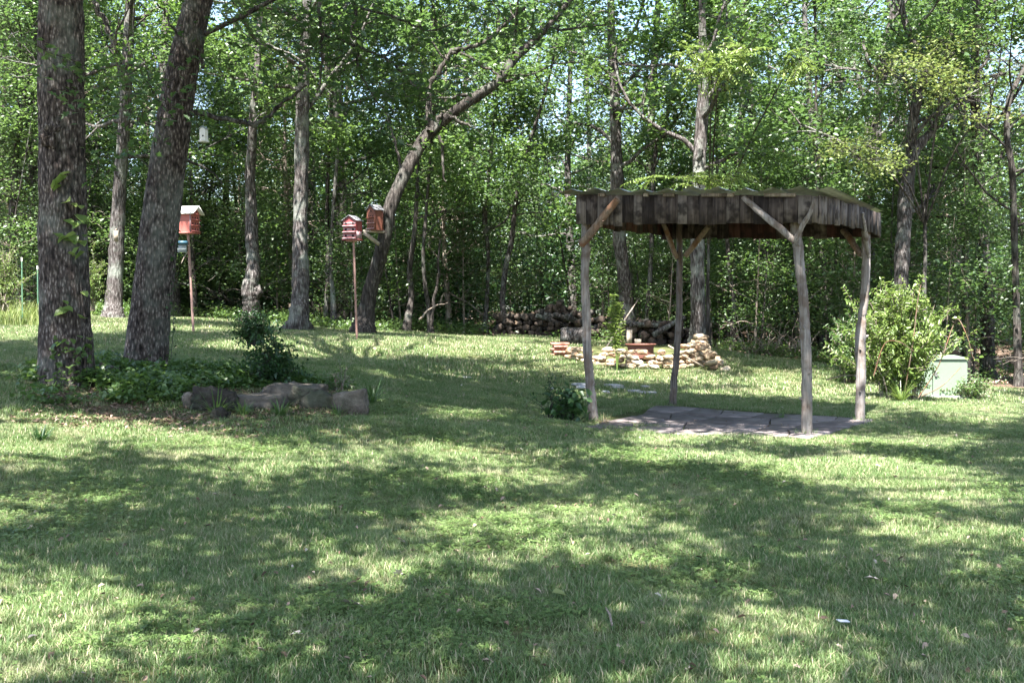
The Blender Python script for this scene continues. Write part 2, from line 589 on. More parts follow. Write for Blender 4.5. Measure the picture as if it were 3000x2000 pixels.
def ground_mat():
    m, n, b, out = new_mat('lawn_ground')
    p_ = pos(n)
    f = attr(n, 'wood')
    z = noise_(n, p_, 7, 8, .7)
    z2 = noise_(n, p_, .8, 4, .6)
    lawn = ramp(n, math_(n, 'ADD', math_(n, 'MULTIPLY', z, .6), math_(n, 'MULTIPLY', z2, .4)),
                [(.36, (.05, .06, .024)), (.5, (.085, .10, .038)), (.64, (.16, .14, .075))])
    lit = ramp(n, noise_(n, p_, 14, 8, .75), [(.3, (.04, .028, .02)), (.5, (.12, .085, .06)), (.7, (.24, .18, .14))])
    ff = math_(n, 'ADD', f, math_(n, 'MULTIPLY', math_(n, 'SUBTRACT', noise_(n, p_, 1.6, 5, .7), .5), .7))
    fr = ramp(n, ff, [(.42, (0, 0, 0)), (.58, (1, 1, 1))])
    c = mixc(n, fr, lawn, lit)
    n.links.new(c, b.inputs['Base Color'])
    b.inputs['Roughness'].default_value = .95
    b.inputs['Specular IOR Level'].default_value = .1
    bump(n, noise_(n, p_, 30, 6, .75), b, 1, .03)
    return m


M['ground'] = ground_mat()


def litter_mat():
    m, n, b, out = new_mat('dead_leaf')
    c = ramp(n, attr(n, 'tint'), [(0, (.07, .04, .025)), (.5, (.19, .12, .08)), (.85, (.33, .25, .19)), (1, (.5, .44, .38))])
    n.links.new(c, b.inputs['Base Color'])
    b.inputs['Roughness'].default_value = .7
    return m


M['dead_leaf'] = litter_mat()


def grass_mat(name, cols, straw=(.42, .37, .24), tf=.35, rough=.5):
    m, n, b, out = new_mat(name)
    p_ = pos(n)
    t = math_(n, 'ADD', math_(n, 'MULTIPLY', attr(n, 'tint'), .5), math_(n, 'MULTIPLY', orand(n), .3))
    t = math_(n, 'ADD', t, math_(n, 'MULTIPLY', math_(n, 'SUBTRACT', noise_(n, p_, .9, 4, .6), .38), .8))
    c = ramp(n, t, [(.1, cols[0]), (.45, cols[1]), (.85, cols[2])])
    dry = math_(n, 'ADD', math_(n, 'MULTIPLY', noise_(n, p_, 1.5, 5, .65), 1.0), math_(n, 'MULTIPLY', attr(n, 'dry'), .45))
    f = ramp(n, dry, [(.60, (0, 0, 0)), (.88, (1, 1, 1))])
    c = mixc(n, f, c, straw)
    n.links.new(c, b.inputs['Base Color'])
    b.inputs['Roughness'].default_value = rough
    b.inputs['Specular IOR Level'].default_value = .4
    tr = n.nodes.new('ShaderNodeBsdfTranslucent')
    n.links.new(mixc(n, .3, c, (.22, .32, .06)), tr.inputs[0])
    mx = n.nodes.new('ShaderNodeMixShader'); mx.inputs[0].default_value = tf
    n.links.new(b.outputs[0], mx.inputs[1]); n.links.new(tr.outputs[0], mx.inputs[2])
    n.links.new(mx.outputs[0], out.inputs[0])
    return m


M['grass'] = grass_mat('grass_blade', ((.06, .125, .035), (.13, .205, .065), (.26, .33, .15)))
M['clover'] = grass_mat('clover_leaf', ((.06, .12, .03), (.11, .175, .05), (.18, .25, .09)), (.15, .21, .07), .3, .45)


# ------------------------------------------------------------------ ground sheet
EDGE = [(-300, 27), (0, 27.5), (330, 29.5), (737, 30), (1000, 28.5), (1300, 31), (1560, 31), (1850, 27.5), (2050, 26.5), (2300, 26.6), (2500, 25.2), (2700, 24.5), (3000, 24), (3300, 23)]
_ex = np.array([P(a, 900, d)[0] / d for a, d in EDGE]); _ed = np.array([d for a, d in EDGE])


def lawn_edge(x, y):
    """depth of the lawn's far edge along the bearing of x, y"""
    return np.interp(np.asarray(x) / np.maximum(np.asarray(y), 1.0), _ex, _ed)


BED = np.array([hit(*a)[:2] for a in [(60, 1165), (250, 1240), (450, 1255), (620, 1235), (760, 1225), (900, 1225), (1080, 1225), (1090, 1160), (900, 1120), (700, 1100), (520, 1060), (330, 1060), (230, 1090), (80, 1110)]])
SLAB = np.array([hit(*a)[:2] for a in [(1700, 1248), (1850, 1245), (1975, 1256), (2160, 1271), (2385, 1284), (2470, 1262), (2560, 1238), (2500, 1224), (2250, 1207), (1990, 1190), (1900, 1195), (1800, 1215)]])


def inpoly(x, y, poly):
    x = np.asarray(x); y = np.asarray(y)
    c = np.zeros(x.shape, bool)
    n = len(poly)
    for i in range(n):
        x1, y1 = poly[i]; x2, y2 = poly[(i + 1) % n]
        cond = ((y1 > y) != (y2 > y)) & (x < (x2 - x1) * (y - y1) / (y2 - y1 + 1e-12) + x1)
        c ^= cond
    return c


def woodness(x, y):
    e = lawn_edge(x, y)
    f = np.clip((y - e) / 1.2 + .5, 0, 1)
    side = np.clip((np.abs(x) - (.50 * y + 9)) / 2, 0, 1)
    f = np.maximum(f, side)
    f = np.maximum(f, inpoly(x, y, BED) * .5)
    return f


xs = np.concatenate([-np.geomspace(260, 22, 14)[:-1], np.arange(-22, 22.01, .3), np.geomspace(22, 260, 14)[1:]])
ys = np.concatenate([-np.geomspace(120, 8, 8)[:-1], np.arange(-8, 42, .3), np.geomspace(42, 320, 24)])
XX, YY = np.meshgrid(xs, ys)
ZZ = ground(XX, YY)
nx, ny = len(xs), len(ys)
ii = (np.arange(ny - 1)[:, None] * nx + np.arange(nx - 1)[None]).ravel()
gm = mesh_np('ground', np.stack([XX, YY, ZZ], -1).reshape(-1, 3), [np.stack([ii, ii + 1, ii + nx + 1, ii + nx], 1)], M['ground'],
             {'wood': woodness(XX.ravel(), YY.ravel())}, True)
tag(add('ground', gm), kind='structure')


# ------------------------------------------------------------------ trees
KEEP_CLEAR = [  # px box (x0,y0,x1,y1), nearer than depth: foliage stays out of the sight line
    (505, 585, 640, 990, 24.5), (985, 590, 1150, 1000, 27.2), (575, 370, 620, 420, 22), (320, 640, 360, 720, 28.2),
    (1600, 540, 2630, 1300, 20.5), (1600, 860, 2070, 1100, 26.5), (2600, 1020, 2870, 1190, 22), (1460, 915, 2020, 1030, 32),
]


def clear(C, trunkboxes=()):
    px, py, f = proj(C)
    ok = np.ones(len(C), bool)
    for x0, y0, x1, y1, d in KEEP_CLEAR + list(trunkboxes):
        ok &= ~((px > x0 - 12) & (px < x1 + 12) & (py > y0 - 12) & (py < y1 + 12) & (f < d))
    ok &= ~((f < 21) & (py > 540) & (px > 0) & (px < 3000))
    return ok


TRUNKBOX = [(845, 260, 930, 960, 27.5), (690, 480, 790, 930, 29.5), (320, 480, 380, 930, 29), (1060, 600, 1180, 960, 27.5), (1180, 350, 1300, 600, 26.8),
            (1300, 200, 1470, 420, 26.6), (2600, 520, 2700, 850, 25.5), (2025, 620, 2085, 960, 26), (2040, 250, 2085, 560, 26), (1780, 160, 1840, 440, 30)]


def clumps(centres, r_, n=14, spread=.34, flat=.5):
    K = len(centres)
    off = r_.normal(0, 1, (K, n, 3)) * np.array([spread, spread, spread * flat])
    C = (centres[:, None] + off).reshape(-1, 3)
    ct = np.repeat(r_.random(K), n)
    return C, ct


def walk(p, d, L, k, r_, wob=.25, up=.05):
    pts = [np.array(p, float)]
    d = np.array(d, float); d /= np.linalg.norm(d)
    for i in range(k):
        d = d + r_.normal(0, wob, 3) + np.array([0, 0, up])
        d /= np.linalg.norm(d)
        pts.append(pts[-1] + d * L / k)
    return np.array(pts)


def limbs(trunk, tr, zlo, n1, reach, r_, gb, n2=6, elev=(.1, .7), sides=5, clus_per=7, droop=0.0, az=None, dead=0.0):
    """grow limbs from a trunk polyline, return leaf-clump centres"""
    cl = []
    z = trunk[:, 2]
    s = np.linspace(0, 1, len(trunk))
    for i in range(n1):
        zz = zlo + (z[-1] - zlo) * ((i + r_.random()) / n1)
        t = np.interp(zz, z, s)
        p = np.array([np.interp(t, s, trunk[:, k]) for k in range(3)])
        r0 = float(np.interp(t, s, tr))
        rel = (zz - zlo) / max(z[-1] - zlo, .1)
        a = (az if az is not None else 0) + (i * 2.4 + r_.normal(0, .4) if az is None else r_.normal(0, 1.1))
        L = reach * (1.05 - .6 * rel) * (.6 + .55 * r_.random())
        e = r_.uniform(*elev) + rel * .35
        d = np.array([math.cos(a) * math.cos(e), math.sin(a) * math.cos(e), math.sin(e)])
        path = walk(p, d, L, 7, r_, .2, .02 - droop)
        rr = min(r0 * .45, .018 + L * .016) * np.linspace(1, .2, 8)
        tube(gb, path, rr, sides, cap=False)
        isdead = r_.random() < dead
        for j in range(n2):
            q = .25 + .75 * (j + r_.random()) / n2
            k = q * 7; k0 = min(int(k), 6); sp = path[k0] + (path[k0 + 1] - path[k0]) * (k - k0)
            dd = path[k0 + 1] - path[k0]; dd /= np.linalg.norm(dd)
            sd = dd + r_.normal(0, .75, 3) * np.array([1, 1, .55])
            l2 = L * (.5 - .28 * q) * (.7 + .6 * r_.random()) + .25
            p2 = walk(sp, sd, l2, 4, r_, .28, .03 - droop)
            tube(gb, p2, rr[k0] * .55 * np.linspace(1, .25, 5) + .002, 3, cap=False)
            if isdead: continue
            for c in range(clus_per):
                u = .2 + .8 * r_.random()
                kk = u * 4; k1 = min(int(kk), 3)
                cl.append(p2[k1] + (p2[k1 + 1] - p2[k1]) * (kk - k1) + r_.normal(0, .12, 3))
    return np.array(cl) if cl else np.zeros((0, 3))


def smooth_path(pts, k=6):
    """Catmull-Rom through the rows of pts (any width)"""
    pts = np.asarray(pts, float)
    out = []
    n = len(pts)
    for i in range(n - 1):
        p0, p1, p2, p3 = pts[max(i - 1, 0)], pts[i], pts[i + 1], pts[min(i + 2, n - 1)]
        for t in np.linspace(0, 1, k, endpoint=False):
            out.append(.5 * ((2 * p1) + (-p0 + p2) * t + (2 * p0 - 5 * p1 + 4 * p2 - p3) * t * t + (-p0 + 3 * p1 - 3 * p2 + p3) * t ** 3))
    out.append(pts[-1])
    return np.array(out)


def px_path(pts, d, top=None):
    """pts: (px, py, width px[, depth offset]) -> world path and radii"""
    rows = []
    for a in pts:
        dd = d + (a[3] if len(a) > 3 else 0)
        q = P(a[0], a[1], dd)
        rows.append([*q, a[2] / 2 / 3250 * dd])
    if top:
        l = rows[-1]; k = rows[-2]
        h = top - l[2]
        dx = (l[0] - k[0]) / max(l[2] - k[2], .3) * h * .5
        rows.append([l[0] + dx * .5 + .1, l[1] + .1, l[2] + h * .5, l[3] * .75])
        rows.append([l[0] + dx, l[1] - .1, top, .05])
    s = smooth_path(rows, 5)
    return s[:, :3], s[:, 3]


def rough_trunk(path, rad, nseg, nring, mat, name, parent, amp=.06, flare=.0, freq=16, buttress=0, seed=0):
    """dense trunk with vertical bark ridges as real relief"""
    s0 = np.linspace(0, 1, len(path)); s = np.linspace(0, 1, nring)
    pth = np.stack([np.interp(s, s0, path[:, k]) for k in range(3)], 1)
    r = np.interp(s, s0, rad)
    th = np.arange(nseg) / nseg * 2 * np.pi
    zz = pth[:, 2] - pth[0, 2]
    T, Z = np.meshgrid(th, zz)
    # seamless angular coordinate through cos/sin lookups
    def ang_noise(fa, fz, sd):
        u = T / (2 * np.pi) * fa
        a = vnoise(u + 1.7 * vnoise(Z * 3, u * .5, sd + 3), Z * fz, sd)
        b = vnoise(u - fa + 1.7 * vnoise(Z * 3, (u - fa) * .5, sd + 3), Z * fz, sd)
        k = T / (2 * np.pi)
        return a * (1 - k) + b * k
    ridge = 1 - np.abs(ang_noise(freq * 2, 3.0, seed) * 2 - 1) ** .7
    fine = ang_noise(freq * 5, 14, seed + 1)
    lump = ang_noise(4, 1.1, seed + 2)
    R = r[:, None] * (1 + .10 * (lump - .5)) + amp * r.mean() * (-ridge * .55 + fine * .35)
    if flare:
        fl = np.exp(-Z / .32)
        R *= 1 + flare * fl * (1 + .5 * np.cos(T * buttress + seed) + .3 * np.sin(T * 3 + 1))
    V = np.stack([pth[:, None, 0] + R * np.cos(T), pth[:, None, 1] + R * np.sin(T), np.broadcast_to(pth[:, None, 2], R.shape)], -1).reshape(-1, 3)
    i = np.arange(nring - 1)[:, None] * nseg; j = np.arange(nseg)[None]; j2 = (j + 1) % nseg
    Q = np.stack([i + j, i + j2, i + nseg + j2, i + nseg + j], -1).reshape(-1, 4)
    return wpart(name, V, [Q], mat, parent, smooth=True)


# ---- the shade pattern on the lawn is shaped into the crowns overhead, mostly out of view.
# gaps cut into those crowns for sun patches, as (px, py, rx, ry) of the ground they light
LIT = [(a * 1.2755, b * 1.2755, c * 1.2755, d * 1.2755) for a, b, c, d in [
    (140, 985, 250, 42), (60, 1050, 150, 30), (420, 1020, 110, 24), (700, 1055, 210, 26), (980, 1030, 90, 15),
    (1960, 1085, 250, 30), (2180, 1140, 190, 42), (2270, 950, 110, 26), (1370, 1180, 150, 26), (1150, 1105, 140, 16), (1090, 1215, 130, 18),
    (740, 1268, 90, 20), (870, 1318, 110, 17), (150, 1150, 130, 14), (70, 1430, 110, 62), (260, 1520, 170, 42), (60, 1330, 80, 26),
    (1860, 1535, 120, 44), (1690, 1405, 70, 26), (2230, 1235, 140, 18), (1530, 1010, 130, 14), (1880, 1015, 120, 12), (1560, 1050, 250, 12),
    (900, 800, 420, 24), (640, 790, 120, 12), (1750, 868, 230, 20), (1300, 850, 180, 10), (40, 765, 120, 16), (250, 745, 110, 20), (2200, 880, 260, 30), (1720, 905, 160, 10),
    (2010, 1210, 60, 10), (2310, 1330, 60, 25), (1480, 1290, 80, 14), (1240, 1275, 60, 10), (560, 1200, 90, 10), (330, 1390, 70, 16),
    (1020, 860, 150, 10), (1080, 950, 60, 8), (1320, 905, 60, 8), (1960, 960, 60, 8), (2150, 1015, 120, 12), (1660, 860, 140, 16)]]


def lit(x, y):
    z = ground(x, y)
    px, py, f = proj(np.stack([x, y, z], 1))
    wx = (vnoise(x * 1.6, y * 1.6, 5) - .5) * 1.0
    wy = (vnoise(x * 1.6 + 40, y * 1.6, 6) - .5) * 1.0
    ok = np.zeros(len(x), bool)
    for cx, cy, rx, ry in LIT:
        gx = .22 * 3250 / np.maximum(f, 2); gy = .24 * 1.6 * 3250 / np.maximum(f, 2) ** 2
        u = (px - cx) / (rx + gx) + wx * .5; v = (py - cy) / (ry + gy) + wy * .5
        ok |= (u * u + v * v) < 1.0
    for cx, cy, r in LITC:
        ok |= (x - cx) ** 2 + (y - cy) ** 2 < r * r
    return ok


LITC = [(7.2, 20.4, 2.4), (2.3, 23.2, 1.6), (8.3, 21.4, 1.9), (2.6, 24.3, 2.5), (-6.7, 24.8, 1.3), (-3.3, 25.3, .8), (-11.6, 25.6, 2.2), (1.4, 15.6, .5), (5.2, 17.6, .8)]


def overhead():
    r_ = np.random.default_rng(3)
    N = 14500
    y = np.sqrt(r_.random(N) * (27.5 ** 2 - 3.2 ** 2) + 3.2 ** 2)
    x = (r_.random(N) * 2 - 1) * (.48 * y + 1.6)
    l = lit(x, y)
    n1 = vnoise(x * .9, y * .9, 9)
    keep = ~l & (n1 > .12) | (l & (r_.random(N) < .012))
    x, y = x[keep], y[keep]
    h = 7.6 + 4.5 * vnoise(x * .35, y * .35, 12) + r_.normal(0, .5, len(x))
    g = ground(x, y)
    k = h / SUNV.z
    C = np.stack([x + SUNV.x * k, y + SUNV.y * k, g + h], 1)
    px, py, f = proj(C)
    vis = (f > 0) & (py > -30) & (px > -50) & (px < 3050)
    ok = ~vis | ((px > 560) & (py < 190 + 160 * vnoise(px / 160, px * 0 + 2, 4)))
    return C[ok]


OC = overhead()
t1_path, t1_r = px_path([(192, 1122, 150), (190, 893, 141), (184, 700, 134), (183, 510, 130), (179, 300, 127), (178, 100, 128), (180, -150, 120), (190, -420, 112)], 14)
t2_path, t2_r = px_path([(422, 1075, 122), (443, 893, 120), (458, 760, 116), (472, 638, 113), (504, 383, 101), (537, 191, 92), (582, 0, 84), (640, -220, 78), (720, -520, 70)], 16)
TREES1 = [('near_left', t1_path, t1_r), ('near_lean', t2_path, t2_r)]
OFF = [(-8.5, 5.5), (8.2, 6.0), (3.4, -3.5), (-3.2, -4.5), (11.5, 13.5), (14.2, 21), (-15.5, 19), (0.5, -9)]
anchors = [t1_path[-1], t2_path[-1]] + [np.array([a, b, 7.5]) for a, b in OFF]
D = np.stack([np.linalg.norm((OC - a) * np.array([1, 1, .4]), axis=1) for a in anchors], 1)
own = D.argmin(1)


def crown_for(idx, gb):
    C = OC[own == idx]
    if not len(C): return C
    top = anchors[idx]
    r_ = np.random.default_rng(50 + idx)
    k = max(5, len(C) // 45)
    cen = C[r_.choice(len(C), k, replace=False)]
    lab = np.linalg.norm(C[:, None] - cen[None], axis=2).argmin(1)
    for j in range(k):
        m = C[lab == j]
        if not len(m): continue
        q = m.mean(0)
        n = 8
        t = np.linspace(0, 1, n)[:, None]
        path = top * (1 - t) + q * t + np.array([0, 0, 1]) * (np.sin(t * np.pi) * .5) + r_.normal(0, .12, (n, 3)) * np.sin(t * np.pi)
        tube(gb, path, np.linspace(.075, .025, n), 6, cap=False)
        for c in m[::3]:
            t = np.linspace(0, 1, 4)[:, None]
            tube(gb, q * (1 - t) + c * t + r_.normal(0, .08, (4, 3)) * np.sin(t * np.pi), np.linspace(.018, .006, 4), 3, cap=False)
    return C


def near_foliage(gl, gb, boxes, r_, n, size, shape='oak'):
    """leafy sprays hanging in front of the wood: boxes of (px0,py0,px1,py1,depth,count)"""
    for x0, y0, x1, y1, d, cnt in boxes:
        for _ in range(cnt):
            c = P(r_.uniform(x0, x1), r_.uniform(y0, y1), d + r_.normal(0, .6))
            tw = walk(c - np.array([r_.normal(0, .3), 0, r_.uniform(-.1, .35)]), r_.normal(0, 1, 3) * np.array([1, 1, .4]), .55, 4, r_, .3)
            tube(gb, tw, np.linspace(.007, .002, 5), 3, cap=False)
            C, ct = clumps(tw[1:], r_, max(2, n // 4), .11, .7)
            put_leaves(gl, C, size, r_, .55, .62, shape, np.clip(ct * .3 + .15 * r_.random(len(C)), 0, 1))


# tree one
T1 = thing('oak_tree', 'massive upright grey oak trunk at far left with a burl and climbing vine leaves', 'tree', t1_path[0])
p0 = t1_path.copy(); p0[0, 2] -= .1
rough_trunk(p0, t1_r, 200, 520, M['bark_near'], 'trunk', T1, .13, .22, 19, 5, 3)
gb, gl = Geo(), Geo()
C = crown_for(0, gb)
r_ = np.random.default_rng(77)
LC, ct = clumps(C, r_, 20, .25, .5)
put_leaves(gl, LC, .15, r_, .5, .62, 'simple', ct)
near_foliage(gl, gb, [(20, 60, 110, 170, 13, 3), (250, 150, 420, 290, 13.5, 16), (300, 230, 480, 330, 13.5, 12), (255, 300, 330, 560, 13.6, 9)], r_, 10, .13)
twg = walk(P(235, 180, 12.6), (-1, -.1, .05), .75, 6, r_, .12)
tube(gb, twg, np.linspace(.008, .003, 7), 4)
C2, ct2 = clumps(twg[2:], r_, 5, .09, .8)
put_leaves(gl, C2, .12, r_, .7, .6, 'oak', ct2 * .4 + .6)
gb.part('branches', M['bark_dark'], T1); gl.part('crown', M['oak_leaf'], T1)
# burl
def lump(name, c, s, mat, parent, seed, amp=.35, sub=3):
    import bmesh
    bm = bmesh.new(); bmesh.ops.create_icosphere(bm, subdivisions=sub, radius=1)
    for v in bm.verts:
        n = mnoise.noise(v.co * 1.7 + Vector((seed, seed * 2, 0))) + .5 * mnoise.noise(v.co * 4 + Vector((seed, 0, 3)))
        v.co *= 1 + amp * n
        v.co = Vector((v.co.x * s[0], v.co.y * s[1], v.co.z * s[2]))
    me = bpy.data.meshes.new(name); bm.to_mesh(me); bm.free()
    me.materials.append(mat)
    me.polygons.foreach_set('use_smooth', np.ones(len(me.polygons), bool))
    return add(name, me, parent, Vector(c) - (parent.location if parent else Vector()))
b_c = P(150, 395, 13.76)
lump('burl', b_c, (.10, .10, .13), M['bark_near'], T1, 4, .9, 4)

# tree two, leaning
T2 = thing('oak_tree', 'thick dark oak trunk leaning right beside the upright vine covered trunk', 'tree', t2_path[0])
p0 = t2_path.copy(); p0[0, 2] -= .1
rough_trunk(p0, t2_r, 180, 560, M['bark_near'], 'trunk', T2, .13, .22, 18, 4, 8)
gb, gl = Geo(), Geo()
C = crown_for(1, gb)
LC, ct = clumps(C, r_, 20, .25, .5)
put_leaves(gl, LC, .15, r_, .5, .62, 'simple', ct)
for pts, dd in [
    ([(530, 330, 20), (600, 338, 15), (700, 357, 14), (745, 364, 14), (789, 344, 13), (816, 312, 12), (847, 290, 10), (900, 250, 7)], 16),
    ([(600, 100, 14), (930, -60, 13), (935, 20, 11), (941, 89, 10), (943, 178, 9), (934, 262, 5)], 15.5),
    ([(941, 100, 9), (1000, 118, 8), (1048, 138, 8), (1124, 170, 8), (1180, 215, 7), (1213, 250, 6), (1260, 300, 4), (1330, 330, 2)], 15.5),
    ([(1012, -30, 12), (1044, 40, 10), (1030, 90, 8), (1048, 138, 7), (1050, 200, 6), (1080, 260, 5), (1130, 330, 4), (1150, 400, 3)], 15.6),
    ([(1044, 20, 9), (1120, 40, 8), (1180, 60, 7), (1260, 90, 5), (1340, 60, 4)], 15.8),
    ([(560, 170, 8), (520, 100, 7), (490, 50, 6), (460, 10, 5)], 15.4),
    ([(548, 470, 9), (620, 500, 6), (650, 540, 4)], 16),
    ([(575, 60, 22), (590, 140, 18), (592, 200, 12)], 15.9)]:
    q, rr = px_path(pts, dd)
    q = q + r_.normal(0, .012, q.shape)
    tube(gb, q, rr, 7, cap=False)
near_foliage(gl, gb, [(840, 0, 1250, 130, 15.5, 80), (860, 90, 1180, 260, 15.5, 56), (1000, 150, 1400, 330, 16, 46), (1250, -10, 1560, 120, 16.5, 40), (700, 20, 900, 200, 15.8, 22), (600, -20, 860, 90, 15.5, 16), (1050, 250, 1200, 420, 15.8, 9),
                      (1700, -10, 2080, 150, 15.5, 20), (1820, 40, 2020, 260, 15.5, 12), (470, 150, 600, 260, 15.3, 8), (415, 330, 470, 420, 15, 3), (1480, 0, 1700, 70, 16, 10)], r_, 11, .125)
gb.part('branches', M['bark_dark'], T2); gl.part('crown', M['oak_leaf'], T2)

# unseen oaks beside and behind the viewer, crowns shaped to lay the lawn's shade
for k, (ax, ay) in enumerate(OFF):
    gz = G(ax, ay)
    T = thing('oak_tree', 'tall oak outside the picture with a crown shaped to shade the open lawn', 'tree', (ax, ay, gz), group='oaks around the lawn outside the picture')
    gt, gb, gl = Geo(), Geo(), Geo()
    pth = np.array([[ax + .1 * math.sin(i), ay + .1 * math.cos(i * 1.3), gz - .1 + i * (7.6 - gz) / 7] for i in range(8)])
    tube(gt, pth, np.linspace(.34, .17, 8), 12, jitter=.1)
    C = crown_for(k + 2, gb)
    LC, ct = clumps(C, r_, 20, .25, .5)
    put_leaves(gl, LC, .15, r_, .5, .62, 'simple', ct)
    gt.part('trunk', M['bark'], T, True)
    if len(C): gb.part('branches', M['bark'], T, True); gl.part('crown', M['oak_leaf'], T)

